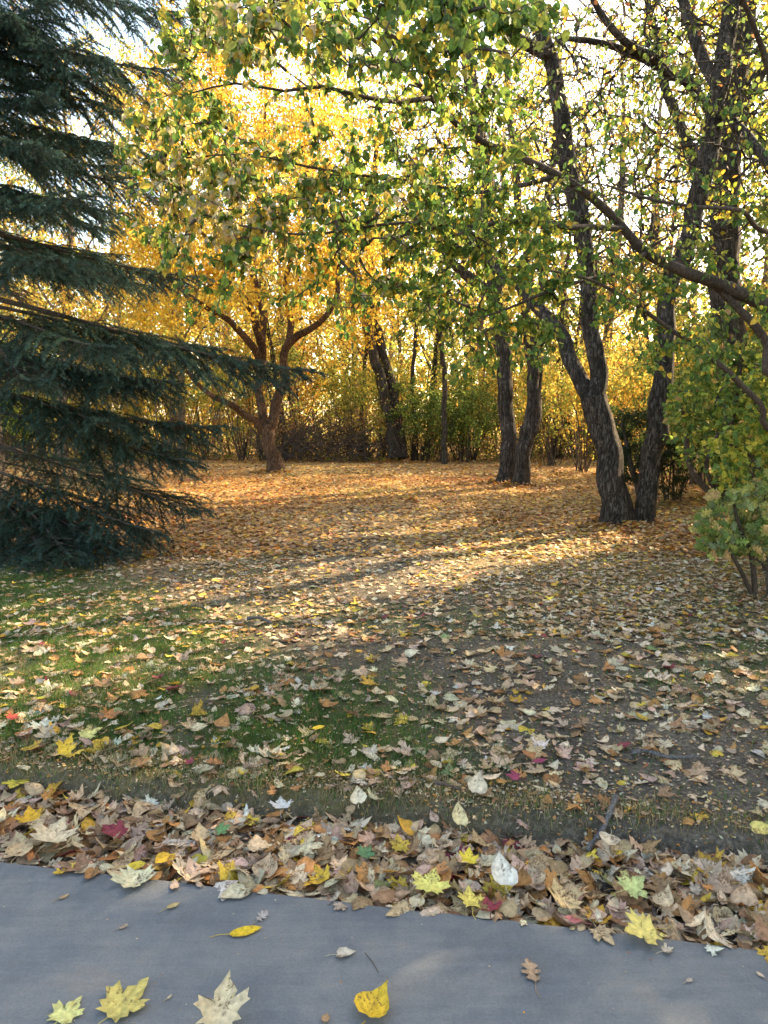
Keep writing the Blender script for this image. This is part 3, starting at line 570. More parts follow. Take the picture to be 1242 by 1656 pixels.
# ---------------------------------------------------------------- blue spruce
def spruce_bough(L_, seed, dens=1.0):
    r = np.random.default_rng(seed); mb = MB()
    n = 26; t = np.linspace(0, 1, n)
    ax = np.stack([t * L_, .10 * L_ * np.sin(t * 2.4 + r.uniform(0, 3)) * t, -.16 * L_ * t ** 1.5 + .10 * L_ * t ** 3], 1)
    tube(mb, ax, np.linspace(.026, .004, n), 6, mat=1)
    segs = []
    def branchlets(axp, L0, step, out0, lvl):
        T = norm(np.gradient(axp, axis=0)); tot = np.linalg.norm(axp[-1] - axp[0]); m = int(tot / step)
        for q in range(m):
            f = (q + r.uniform(.2, .8)) / m
            if lvl == 0 and f < .14: continue
            if r.uniform() < .1: continue
            i = min(int(f * (len(axp) - 1)), len(axp) - 2); p0 = axp[i] + (axp[i + 1] - axp[i]) * (f * (len(axp) - 1) - i)
            for sgn in ((-1, 1) if lvl == 0 else (r.choice([-1, 1]),)):
                prof = (1 - f) ** .75 * (.35 + 1.3 * min(f, .5)) if lvl == 0 else (1 - .6 * f)
                ln = L0 * (prof + .08) * r.uniform(.65, 1.2)
                side = np.cross(T[i], [0, 0, 1]); side = side / (np.linalg.norm(side) + 1e-6) * sgn
                ang = r.uniform(.6, 1.0); d = T[i] * math.cos(ang) + side * math.sin(ang) + np.array([0, 0, (r.uniform(-.42, .25) if lvl == 0 else r.uniform(-.6, .4))])
                d /= np.linalg.norm(d); k = 7; s_ = np.linspace(0, 1, k)[:, None]
                pts = p0 + d * ln * s_ + np.array([0, 0, -1]) * ln * (.22 if lvl == 0 else .3) * s_ ** 2 + T[i] * ln * .15 * s_ ** 2
                segs.append((pts, lvl, f))
                tube(mb, pts, np.linspace(.006 if lvl == 0 else .003, .0018, k), 3, mat=1)
                if lvl == 0: branchlets(pts, min(.24, ln * .42), .085, 0, 1)
    branchlets(ax, L_ * .36, .088, 0, 0)
    segs.append((ax[int(n * .45):], 0, 1))
    PP, DD, CC = [], [], []
    for pts, lvl, f in segs:
        ln = np.linalg.norm(pts[-1] - pts[0]); m = max(6, int(ln * 760 * dens))
        t = r.uniform(.12 if lvl == 0 else 0, 1.0, m) * (len(pts) - 1); i = np.minimum(t.astype(int), len(pts) - 2); ff = (t - i)[:, None]
        keep = np.ones(m, bool) if f > .3 else r.uniform(size=m) < .25 + f * 2
        PP.append((pts[i] * (1 - ff) + pts[i + 1] * ff)[keep]); DD.append(norm(np.gradient(pts, axis=0))[i][keep])
        tipness = np.clip(t / (len(pts) - 1), 0, 1)[keep]; CC.append(tipness)
    PP = np.vstack(PP); DD = np.vstack(DD); CC = np.concatenate(CC); m = len(PP)
    rd = norm(r.normal(size=(m, 3)) + [0, 0, .45]); rd = norm(rd - DD * np.sum(rd * DD, 1, keepdims=True) * .9)
    y = norm(DD * .4 + rd); z = rdir(m, r)
    base = np.array([.022, .040, .020]); new = np.array([.080, .155, .135])
    mixf = (CC ** 1.5)[:, None] * r.uniform(.5, 1.1, (m, 1)); col = base * (1 - mixf) + new * mixf
    T_ = (np.array([(-.085, 0), (.085, 0), (0, 1)], float), [np.array([[0, 1, 2]])])
    leaves(mb, T_, PP, y, z, r.uniform(.018, .030, m), col, mat=0, smooth=False)
    return mb
SPX, SPY = -5.1, 9.4
sb = np.array([SPX, SPY, float(H(SPX, SPY)) - .05])
root = empty('blue_spruce', sb); tag(root, 'large blue-green spruce with drooping boughs filling the left side', 'spruce')
mb = MB(); hh = np.linspace(0, 15, 60); tube(mb, np.stack([SPX + .03 * np.sin(hh), np.full(60, SPY), sb[2] + hh], 1), .24 * (1 - hh / 15.6), 20, rough=.08, flare=.5)
mb.build('trunk', M_BARK, root, sb)
protos = []
for q in range(8):
    me = spruce_bough(3.2, 300 + q, 1.0 if q < 6 else .06).build('bough', [M_NEEDLE, M_TWIG], root).data; protos.append(me)
for o in list(root.children):
    if o.name.startswith('bough'): bpy.data.objects.remove(o)
rb = np.random.default_rng(5); nb = 0
def bough(h, az, ln, droop, me=None):
    o = bpy.data.objects.new('bough', me or protos[rb.integers(6)]); COL.objects.link(o); o.parent = root
    s = ln / 3.2; o.scale = (s, s * rb.uniform(.85, 1.1), s); o.location = (0, 0, h)
    o.rotation_euler = (rb.uniform(-.15, .15), droop, az)
# manual boughs reaching into view: target tip pixel + depth
for (tx, ty, td, h) in [(520, 604, 8.6, 3.1), (385, 695, 8.4, 1.9), (300, 620, 8.0, 2.5), (90, 610, 7.0, 2.6), (370, 565, 8.9, 3.0), (318, 832, 8.2, 1.3), (345, 455, 8.6, 3.9), (300, 860, 7.9, .95), (335, 45, 8.6, 7.0), (300, 110, 8.0, 6.2), (250, 250, 8.2, 5.3), (330, 330, 9.0, 4.9), (230, 890, 7.6, .7), (160, 900, 7.3, .75), (60, 905, 7.1, .7), (330, 745, 8.0, 1.7), (170, 680, 7.4, 2.0), (230, 560, 7.2, 2.9), (150, 60, 7.4, 5.9), (60, 150, 7.2, 5.4), (230, 150, 7.9, 6.0), (120, 250, 7.1, 5.0), (40, 30, 7.2, 6.4), (285, 210, 8.6, 5.9), (200, 10, 8.0, 6.8), (30, 330, 7.0, 4.6), (290, 20, 9.6, 7.2), (200, 330, 7.2, 4.4), (120, 420, 6.9, 3.8)]:
    t = P(tx, ty, td) - sb; dv = t - np.array([0, 0, h]); ln = np.linalg.norm(dv); az = math.atan2(dv[1], dv[0]); hor = math.hypot(dv[0], dv[1])
    # the bough mesh's own tip falls .06 of its length
    dr_ = math.atan2(-dv[2], hor) - math.atan(.06)
    bough(h, az, ln, dr_); nb += 1
h = .8
while nb < 98:
    prof = 3.25 * (1 - h / 15.5) ** .75
    bough(h, rb.uniform(0, 2 * math.pi) if rb.uniform() < .45 else rb.uniform(-2.2, .6), prof * rb.uniform(.72, 1.0), rb.uniform(-.02, .28), protos[rb.integers(6, 8)] if (h < 3.9 and rb.uniform() < .62) else None); nb += 1
    h += (.26 if h < 3.4 else .068) if h < 8 else .6
    if h > 14.6: h = rb.uniform(3.6, 7)

# ---------------------------------------------------------------- background tree and shrub prototypes
def rand_tree(seed, height, spread, cols, wts, bark, nat=260, per=30, leaf=.13, lean=0., crown0=.3, name='woodland_tree', r0=.2, tilt=0):
    global sk
    r = np.random.default_rng(seed); sk = Skel()
    n = 9; t = np.linspace(0, 1, n); tr = np.stack([lean * height * t + .25 * np.sin(t * 5 + seed), .2 * np.sin(t * 4 + seed * 2), t * height * .92 - .1], 1); tr[:, :2] -= tr[0, :2]
    sk.limb(tr, r0 * (1 - t * .85), 0, .35); nl = 6
    for q in range(nl):
        f = crown0 + (.85 - crown0) * q / nl; i = int(f * (n - 1)); p0 = tr[i]; az = q * 2.4 + r.uniform(0, 1); ln = spread * r.uniform(.7, 1.1) * (1.1 - f * .5)
        pts = [p0, p0 + [math.cos(az) * ln * .4, math.sin(az) * ln * .4, ln * .55], p0 + [math.cos(az) * ln * .8, math.sin(az) * ln * .8, ln * 1.3]]
        sk.limb(np.array(pts), np.array([.4, .28, .12]) * r0 * (1 - f * .6), q + 1, .3)
    out = []
    cl = np.stack([r.uniform(-1, 1, 22), r.uniform(-1, 1, 22), r.uniform(crown0, 1.02, 22)], 1)
    cl[:, :2] *= spread * .85 * np.sqrt(np.clip(1.15 - ((cl[:, 2:] - .6) / .6) ** 2, .15, 1)); cl[:, 2] *= height
    for c in cl: out.append(c + r.normal(0, 1, (nat // 22, 3)) * [spread * .24, spread * .24, height * .055])
    tips = sk.grow(np.vstack(out), .016, .4, .15, skip=lambda p, q: p['lid'] == 0 and q[2] < crown0 * height * .8, maxr=.08)
    pos, dr = leaf_spots(tips, int(per * 1.5), 1.3, r); pos = pos + r.normal(0, .28, pos.shape); kp = clumpy(pos, 1.3, seed, r=r); pos, dr = pos[kp], dr[kp]; m = len(pos); y, z = hang(dr, m, .7)
    mb = MB(); leaves(mb, L_QUAD, pos, y, z, r.uniform(leaf * .75, leaf * 1.25, m), pal(cols, wts, m, r=r), smooth=False)
    return tree_obj(name, np.zeros(3), sk, mb, None, None, bark, M_FAR, tside=3)
def rand_shrub(seed, height, spread, cols, wts, nst=14, nat=170, per=26, leaf=.09, bark=None, name='shrub', T=None, down=.5):
    global sk
    r = np.random.default_rng(seed); sk = Skel(); att = []
    for q in range(nst):
        az = r.uniform(0, 6.28); ln = height * r.uniform(.7, 1.1); o = r.uniform(.2, 1) * spread
        b0 = np.array([math.cos(az), math.sin(az), 0]) * r.uniform(.05, .35) * spread * .5
        pts = np.array([b0 - [0, 0, .05], b0 + [math.cos(az) * o * .3, math.sin(az) * o * .3, ln * .5], b0 + [math.cos(az) * o * .9, math.sin(az) * o * .9, ln * .92 - o * .1]])
        pts[1:] += r.normal(0, .08 * height, (2, 3)) * [1, 1, .5]
        sk.limb(pts, np.array([.018, .012, .005]) * (height / 2.5) ** .5, 0, .15)
        att.append(pts[-1] + r.normal(0, 1, (nat // nst, 3)) * [spread * .3, spread * .3, height * .22])
    att = np.vstack(att); att[:, 2] = np.clip(att[:, 2], .15, None)
    tips = sk.grow(att, .003, .2, .2)
    mb = MB()
    if per:
        pos, dr = leaf_spots(tips, int(per * 1.3), .7, r); pos = pos + r.normal(0, .09, pos.shape); kp = clumpy(pos, .6, seed, .2, r=r); pos, dr = pos[kp], dr[kp]; m = len(pos); y, z = hang(dr, m, down)
        leaves(mb, T or L_QUAD, pos, y, z, r.uniform(leaf * .7, leaf * 1.3, m), pal(cols, wts, m, r=r), smooth=False)
    return tree_obj(name, np.zeros(3), sk, mb if per else None, None, None, bark or M_TWIG, M_FAR, names={0: 'stem'}, tside=3, sides_big=5)
Yl, YG, GO, GR = (.56, .42, .08), (.30, .33, .07), (.54, .28, .05), (.12, .17, .04)
TP = {
    'golden': rand_tree(11, 15, 3.6, [Yl, GO, YG], [5, 2, 1], M_PALE, lean=.03),
    'yellow-green': rand_tree(12, 17, 3.8, [YG, Yl, GR], [4, 4, 1], M_PALE, lean=-.04),
    'pale yellow': rand_tree(13, 19, 3.2, [Yl, YG], [3, 1.5], M_PALE, nat=300, per=14, lean=.02, r0=.26),
    'thin-crowned': rand_tree(14, 18, 3.6, [GO, Yl, YG, (.30, .22, .10)], [2, 3, 1, 1.5], M_PALE, nat=420, per=8, lean=-.02, r0=.24),
    'broad added shade-casting': rand_tree(16, 14, 2.7, [YG, GR, (.10, .14, .04)], [2, 3, 3], M_BARK, crown0=.12, nat=440, per=44, leaf=.17),  # dense low green crown, shaped to cast shade from outside the view
    'dark-stemmed': rand_tree(17, 14, 2.2, [YG, GO, (.30, .22, .10)], [3, 2, 2], M_BARK, crown0=.35, nat=330, per=5, leaf=.13, r0=.13, lean=.05),
    'lime-green': rand_tree(15, 12, 3.4, [YG, GR, Yl], [3, 3, 1], M_BARK, crown0=.2, lean=.05),
}
SPR = {
    'yellow': rand_shrub(21, 3.2, 1.5, [Yl, YG, GO], [5, 2, 1]),
    'yellow-green': rand_shrub(22, 3.6, 1.6, [YG, Yl, GR], [4, 3, 2]),
    'green': rand_shrub(23, 2.4, 1.4, [GR, YG, (.08, .13, .03)], [3, 3, 2]),
    'orange': rand_shrub(24, 3.0, 1.4, [GO, (.5, .2, .03), Yl], [3, 1, 2], per=20),
    'russet': rand_shrub(25, 2.0, 1.4, [(.32, .16, .06), (.38, .25, .10), (.45, .3, .1)], [2, 2, 1], nst=22, per=9),
}
used = set()
def place(proto, x, y, s, rz, label, cat, group, sz=1.0):
    o = proto if proto.name not in used else copy_tree(proto)
    used.add(proto.name); o.location = (x, y, float(H(x, y))); o.rotation_euler = (0, 0, rz); o.scale = (s, s, s * sz)
    tag(o, label, cat, group); return o
def where(px):
    for lim, s in [(-20, 'beyond the left edge behind the spruce'), (110, 'behind the spruce at the far left'), (230, 'behind the lower spruce boughs'), (330, 'just right of the spruce'), (420, 'left of the golden tree trunk'), (500, 'right of the golden tree trunk'), (580, 'behind the twig pile'),
                   (640, 'behind the leaning trunks'), (700, 'behind the wavy sapling'), (780, 'right of the thin dark sapling'), (850, 'behind the paired trunks'), (910, 'just right of the paired trunks'), (970, 'left of the twin-trunk tree'),
                   (1050, 'seen between the twin trunks'), (1120, 'just right of the twin trunks'), (1200, 'behind the stout trunk'), (1300, 'at the right edge'), (9999, 'past the right edge')]:
        if px < lim: return s
cnt_lab = {}
def uniq(txt, base_words):
    k = txt
    if k in cnt_lab:
        for w_ in base_words:
            k = txt.replace('WW', w_)
            if k not in cnt_lab: break
    cnt_lab[k] = 1; return k
# tall trees of the wood, then added shade trees out of view: (x, y, kind, scale)
TT = [(-10.2, 23.5, 'golden', .85), (-7.0, 25.5, 'golden', .8), (-3.6, 27.2, 'dark-stemmed', .9), (-.9, 28.5, 'dark-stemmed', .75), (1.6, 27.4, 'dark-stemmed', .95), (3.2, 29.5, 'dark-stemmed', .8), (6.1, 26.5, 'dark-stemmed', .9), (7.4, 31, 'dark-stemmed', 1), (9.2, 25.2, 'dark-stemmed', .8), (10.8, 28.5, 'dark-stemmed', 1),
      (-16, 30, 'golden', .9), (-12.5, 26, 'lime-green', .8), (-10.5, 32, 'golden', 1), (-8, 28, 'yellow-green', .8), (-5.5, 33, 'golden', .95), (-3.4, 29, 'golden', .7), (-1.5, 36, 'pale yellow', .8), (.8, 32, 'yellow-green', .6),
      (2.6, 40, 'thin-crowned', .95), (4.2, 31, 'thin-crowned', .8), (6.4, 38, 'thin-crowned', 1), (8.2, 29, 'thin-crowned', .95), (9.6, 36, 'pale yellow', .9), (12.4, 33, 'thin-crowned', 1.05), (11.6, 24, 'thin-crowned', .8), (-6.8, 38, 'yellow-green', .9), (-20, 34, 'yellow-green', .95),
      (11.9, 20.3, 'broad added shade-casting', .95), (9.9, 16.0, 'lime-green', .42), (10.3, 10.8, 'broad added shade-casting', .92), (9.0, 4.8, 'broad added shade-casting', .9), (6.8, -.4, 'broad added shade-casting', .9), (8.4, 10.5, 'broad added shade-casting', .7), (9.7, 7.7, 'added shade-casting', .62), (9.0, 6.2, 'lime-green', .7),  # row out of view at right, added to shade path and near ground
      (14.6, 13.4, 'golden', .8), (12.2, 13.4, 'lime-green', .62)]
for i, (x, y, kd, s) in enumerate(TT):
    px = proj([[x, y, 3]])[0, 0]; dist = 'nearer' if y < 24 else ('' if y < 30 else 'distant')
    lab = f"{dist} {kd} woodland tree {where(px)}".strip()
    if lab in cnt_lab: lab = lab.replace('woodland', 'rear woodland')
    if lab in cnt_lab: lab = lab.replace('rear woodland', 'second woodland')
    if lab in cnt_lab: lab = lab.replace('second woodland', 'smaller woodland')
    cnt_lab[lab] = 1
    place(TP['broad added shade-casting' if kd == 'added shade-casting' else kd], x, y, s, i * 1.9, lab, 'tree', 'trees of the wood')
SS = []
rs = np.random.default_rng(77); kinds = list(SPR)
SS += [(-.6, 25.0, 'russet', .8), (1.4, 25.2, 'russet', .7), (4.6, 25.0, 'russet', .85), (7.9, 25.4, 'orange', .8)]
for x in np.arange(-19, 18, 1.25):
    px = proj([[x, 26.5, 1]])[0, 0]
    if px < 280: kd = rs.choice(['yellow-green', 'yellow', 'green'])
    elif px < 600: kd = rs.choice(['russet', 'yellow-green', 'yellow', 'russet'])
    elif px < 800: kd = rs.choice(['green', 'yellow', 'yellow-green', 'yellow', 'orange'])
    elif px < 1000: kd = rs.choice(['yellow', 'orange', 'yellow', 'yellow-green'])
    else: kd = rs.choice(['yellow-green', 'yellow', 'green'])
    SS.append((x + rs.uniform(-.4, .4), 25.6 + rs.uniform(-.5, 1.2), kd, rs.uniform(.75, 1.05)))
for x in np.arange(-20, 20, 2.0):
    SS.append((x + rs.uniform(-.5, .5), 29.5 + rs.uniform(-1, 1.5), rs.choice(['yellow', 'yellow-green', 'yellow', 'orange']), rs.uniform(.95, 1.4)))
SS += [(2.6, 24.2, 'green', .8), (1.9, 24.6, 'green', .7), (5.5, 20.5, 'yellow', .9), (6.6, 18.5, 'yellow', .85), (7.4, 21, 'orange', 1), (5.2, 23, 'yellow-green', .8), (6.6, 14.2, 'green', .95), (5.3, 13.4, 'green', .7), (7.8, 12.4, 'yellow-green', .95), (8.6, 17, 'yellow', 1.2), (7.0, 16.5, 'yellow-green', 1.1), (9.0, 10.6, 'green', 1.1), (5.6, 10.4, 'green', .62)]
for i, (x, y, kd, s) in enumerate(SS):
    px = proj([[x, y, 1]])[0, 0]; row = 'low' if s < .85 else ('tall' if s > 1.15 else '')
    lab = f"{row} {kd} shrub {where(px)}".strip()
    for w_ in ('leafy', 'bushy', 'spreading', 'ragged', 'rearmost'):
        if lab not in cnt_lab: break
        lab = f"{row} {w_} {kd} shrub {where(px)}".strip()
    cnt_lab[lab] = 1
    place(SPR[kd], x, y, s, i * 2.3, lab, 'shrub', 'shrubs along the edge of the wood')
SAP = [rand_shrub(31, 6.5, .9, [Yl, YG], [1, 1], nst=3, nat=70, per=7, name='sapling', bark=M_BARK), rand_shrub(32, 5.0, 1.1, [YG, GR], [1, 1], nst=4, nat=90, per=9, name='sapling', bark=M_BARK), rand_shrub(33, 8, 1.3, [GO, Yl], [1, 1], nst=3, nat=110, per=6, name='sapling', bark=M_PALE)]
for i, x in enumerate(np.arange(-14, 15, 1.05)):
    k = int(rs.integers(3)); xx_, yy_ = x + rs.uniform(-.4, .4), 24.9 + rs.uniform(-.3, 3)
    px = proj([[xx_, yy_, 1]])[0, 0]; lab = f"{['tall dark', 'short greenish', 'very tall pale-stemmed'][k]} sparse sapling {where(px)}"
    for w_ in ('bushier', 'leaning', 'farther', 'thinner'):
        if lab not in cnt_lab: break
        lab = f"{['tall dark', 'short greenish', 'very tall pale-stemmed'][k]} {w_} sapling {where(px)}"
    cnt_lab[lab] = 1; place(SAP[k], xx_, yy_, rs.uniform(.75, 1.1), i * 2.1, lab, 'sapling', 'saplings along the edge of the wood')
mb = MB(); r = np.random.default_rng(95); m = 46000; x = r.uniform(-20, 17, m); y = 25.2 + r.uniform(0, 1, m) ** 1.3 * 6 + 1.2 * (vnoise(x, x * 0, 1.5, 96) - .5)
hh = (.3 + 1.6 * vnoise(x, y, 1.1, 97)) * np.clip((y - 24.6) / 1.5, .2, 1.3); zz = H(x, y) + r.uniform(0, 1, m) * hh
leaves(mb, L_QUAD, np.stack([x, y, zz], 1), rdir(m, r), rdir(m, r), r.uniform(.05, .11, m), pal([YG, GR, Yl, (.34, .2, .08), (.3, .24, .12)], [3, 3, 2, 2.4, 2], m, r=r), smooth=False)
for q in range(1500):
    x0 = r.uniform(-18, 16); y0 = r.uniform(25, 29); p0 = np.array([x0, y0, float(H(x0, y0))]); d = np.array([r.normal(0, .5), r.normal(0, .3), r.uniform(.3, 1.6)])
    tube(mb, [p0, p0 + d * .5 + r.normal(0, .06, 3), p0 + d], [.009, .007, .003], 3, mat=1)
tag(mb.build('undergrowth', [M_FAR, M_TWIG]), 'low tangle of weeds and brown twigs at the foot of the wood', 'undergrowth', kind='stuff')
# far wood: one leafy mass
mb = MB(); r = np.random.default_rng(90); m = 60000
a = r.uniform(R(18), R(162), m); d = r.uniform(40, 58, m); x = np.cos(a) * d; y = np.sin(a) * d
top = 7 + 7 * vnoise(a * 30, d * .2, 1.2, 91); zz = r.uniform(0, 1, m) ** 1.2 * top
leaves(mb, L_QUAD, np.stack([x, y, zz], 1), rdir(m, r), rdir(m, r), r.uniform(.25, .5, m), pal([Yl, YG, GO, (.2, .22, .05)], [4, 3, 1, 2], m, r=r), smooth=False)
for q in range(90):
    a_ = r.uniform(R(20), R(160)); d_ = r.uniform(40, 56); p0 = np.array([math.cos(a_) * d_, math.sin(a_) * d_, -.2])
    tube(mb, [p0, p0 + [r.normal(0, .4), 0, 7], p0 + [r.normal(0, 1), 0, 14]], [.25, .18, .06], 5, mat=1)
tag(mb.build('far_wood', [M_FAR, M_PALE]), 'far-off yellow wood closing the view behind the nearer trees', 'wood', kind='stuff')

# ---- brush pile of bare twigs
def twig_pile(cx, cy, rx, ry, hgt, n, seed, name, lab, cat):
    r = np.random.default_rng(seed); mb = MB(); b = np.array([cx, cy, float(H(cx, cy))])
    for q in range(n):
        a = r.uniform(0, 6.28); q0 = math.sqrt(r.uniform()); p = np.array([math.cos(a) * rx * q0, math.sin(a) * ry * q0, r.uniform(0, hgt * (1 - q0 * .7))])
        az = r.uniform(0, 6.28); ln = r.uniform(.8, 2.2); d = np.array([math.cos(az), math.sin(az) * .6, r.uniform(-.1, .75)]) * ln
        c = r.normal(0, .12, 3) * ln + [0, 0, .12 * ln]; p[2] = max(p[2], .03)
        pts = np.array([p, p + d * .35 + c * .8, p + d * .7 + c, p + d + [0, 0, -.2 * ln]]); pts[:, 2] = np.maximum(pts[:, 2], .01)
        tube(mb, catmull(pts, .2), np.linspace(r.uniform(.008, .02), .003, len(catmull(pts, .2))), 4)
    o = mb.build(name, M_TWIG); o.location = b; return tag(o, lab, cat)
g = P(520, 742, 24); twig_pile(g[0], g[1] + .6, 2.0, .9, 1.5, 330, 5, 'brush_pile', 'tangled grey-brown pile of bare twigs right of the golden tree', 'brush pile')

# ---- shrubs on the right, nearer the camera
def local_shrub(name, lab, cat, base, limbs, rgn, nat, per, T, size, cols, wts, mat=None, fold=.2, down=.5):
    global sk
    sk = Skel()
    for q, l in enumerate(limbs):
        pa, ra = px_pts(l); pa[0] = base + rng.normal(0, .05, 3) * [1, 1, 0]; sk.limb(pa, ra, 0, .12)
    tips = sk.grow(region(rgn, nat), .0022, .1, .2, maxr=.012)
    pos, dr = leaf_spots(tips, per, .4); m = len(pos); y, z = hang(dr, m, down, .6, .6); mb = MB()
    leaves(mb, T, pos + rng.normal(0, .03, pos.shape), y, z, rng.uniform(size * .7, size * 1.3, m), pal(cols, wts, m), fold=fold, smooth=False)
    return tree_obj(name, base, sk, mb, lab, cat, M_TWIG, mat or M_NEAR, names={0: 'stem'}, tside=3, sides_big=6)
def gb(x, y): return np.array([x, y, float(H(x, y)) - .02])
local_shrub('oak_sapling', 'young oak sapling with lobed yellow-green leaves low at the right edge', 'sapling', gb(3.25, 6.3), [[(1225, 950, 6.3, 5), (1215, 900, 6.2, 4), (1195, 850, 6.1, 3), (1185, 800, 6.0, 2)], [(1225, 950, 6.3, 4), (1240, 880, 6.4, 3), (1235, 800, 6.4, 2)], [(1225, 950, 6.3, 4), (1170, 880, 6.0, 2.5), (1130, 890, 5.9, 1.5)]],
            [(1195, 850, 60, 55, 5.7, 6.5, 2), (1245, 830, 50, 90, 6, 6.6, 1)], 75, 9, T_OAK[0:1] and (T_OAK[0][:27], T_OAK[1]) if False else tmpl(O_OAK), .10, [(.16, .23, .06), (.36, .36, .10), (.50, .36, .16), (.22, .27, .12)], [3, 3, 1, 2], down=.2)
local_shrub('leafy_shrub', 'leafy green and yellow shrub right of the twin trunks', 'shrub', gb(4.75, 8.9), [[(1150, 880, 8.9, 6), (1130, 780, 8.8, 5), (1110, 700, 8.7, 4), (1100, 620, 8.6, 3)], [(1150, 880, 8.9, 6), (1180, 760, 8.8, 5), (1190, 650, 8.7, 4), (1200, 560, 8.6, 3)], [(1150, 880, 8.9, 6), (1220, 780, 8.9, 5), (1240, 680, 8.8, 3)], [(1150, 880, 8.9, 6), (1150, 780, 8.2, 4), (1160, 700, 7.9, 3)]],
            [(1150, 670, 90, 95, 7.9, 9.4, 3), (1220, 700, 70, 130, 7.6, 9.2, 2.5), (1190, 560, 90, 70, 8, 9.3, 1.5)], 330, 11, L_HEART, .068, [(.10, .17, .04), (.20, .26, .05), (.48, .42, .07), (.42, .28, .1)], [4, 4, 2, .6])
local_shrub('trailing_shrub', 'loose shrub of arching stems and small bright leaves at the far right edge', 'shrub', gb(3.9, 7.2), [[(1290, 930, 7.2, 5), (1250, 820, 7.1, 4), (1215, 740, 7.0, 3), (1170, 715, 6.9, 2)], [(1290, 930, 7.2, 5), (1270, 780, 7.2, 4), (1240, 680, 7.1, 3), (1190, 620, 7, 2)], [(1290, 930, 7.2, 4), (1200, 890, 6.9, 2.5), (1130, 880, 6.8, 1.5)]],
            [(1215, 740, 70, 70, 6.7, 7.4, 2), (1250, 640, 50, 120, 6.7, 7.5, 2)], 130, 10, L_HEART, .06, [(.12, .20, .04), (.30, .34, .05), (.52, .44, .06)], [3, 3, 2])
local_shrub('juniper', 'dark low evergreen bush in the shade behind the twin trunks', 'bush', gb(4.6, 13.0), [[(1030, 800, 13, 6), (1015, 730, 13, 4), (1005, 680, 13, 2)], [(1030, 800, 13, 6), (1045, 720, 13, 4), (1050, 660, 13, 2)], [(1030, 800, 13, 6), (1075, 740, 13, 4), (1095, 700, 13, 2)]],
            [(1030, 720, 50, 65, 12.4, 13.6, 2), (1080, 755, 45, 50, 12.4, 13.6, 1)], 220, 40, L_SLIM, .06, [(.035, .05, .02), (.06, .07, .03)], [1, 1], mat=M_FAR)

# ---------------------------------------------------------------- grass
def blades(name, dens_fn, x0, x1, y0, y1, n, h0, h1, wd, cols, wts, lab):
    r = np.random.default_rng(101); x = r.uniform(x0, x1, n); y = y0 + (y1 - y0) * r.uniform(0, 1, n) ** 1.35
    keep = r.uniform(size=n) < dens_fn(x, y); x, y = x[keep], y[keep]; n = len(x)
    tuft = vnoise(x, y, .13, 33); hgt = r.uniform(h0, h1, n) * (.55 + .9 * tuft)
    az = r.uniform(0, 6.28, n); lx, ly = np.cos(az), np.sin(az); z = H(x, y) - .004
    lean = r.uniform(.15, .95, n) * hgt; p = r.uniform(0, 6.28, n); px_, py_ = np.cos(p) * wd, np.sin(p) * wd
    b1 = np.stack([x - px_, y - py_, z], 1); b2 = np.stack([x + px_, y + py_, z], 1)
    m1 = np.stack([x - px_ * .7 + lx * lean * .35, y - py_ * .7 + ly * lean * .35, z + hgt * .6], 1); m2 = np.stack([x + px_ * .7 + lx * lean * .35, y + py_ * .7 + ly * lean * .35, z + hgt * .6], 1)
    tp = np.stack([x + lx * lean, y + ly * lean, z + hgt], 1)
    V = np.stack([b1, b2, m2, m1, tp], 1); off = (np.arange(n) * 5)[:, None]
    patch = vnoise(x, y, .5, 35); c = pal(cols, wts, n, .25, r)
    dry = pal([(.33, .27, .14), (.26, .20, .12)], [1, 1], n, .2, r); dm = (r.uniform(size=n) < np.clip((U(x, y) < .8) * .6 + .08 + .5 * (patch - .5), .05, .9))[:, None]
    c = np.where(dm, dry, c)
    mb = MB(); mb.add(V.reshape(-1, 3), [np.array([[0, 1, 2, 3]]) + off, np.array([[3, 2, 4]]) + off], np.repeat(c, 5, 0), smooth=False)
    return tag(mb.build(name, M_GRASS), lab, 'grass', kind='stuff')
blades('grass', lambda x, y: np.clip(gz_grass(x, y) * 1.25 + .05 * (U(x, y) > .6) + .55 * np.exp(-((U(x, y) - .66) / .1) ** 2), 0, 1), -4.6, 4.2, 2.3, 8.2, 480000, .016, .045, .0016, [(.055, .125, .025), (.08, .16, .035), (.14, .20, .05)], [3, 3, 1.3], 'short green and straw-coloured lawn grass beyond the leaf drift')

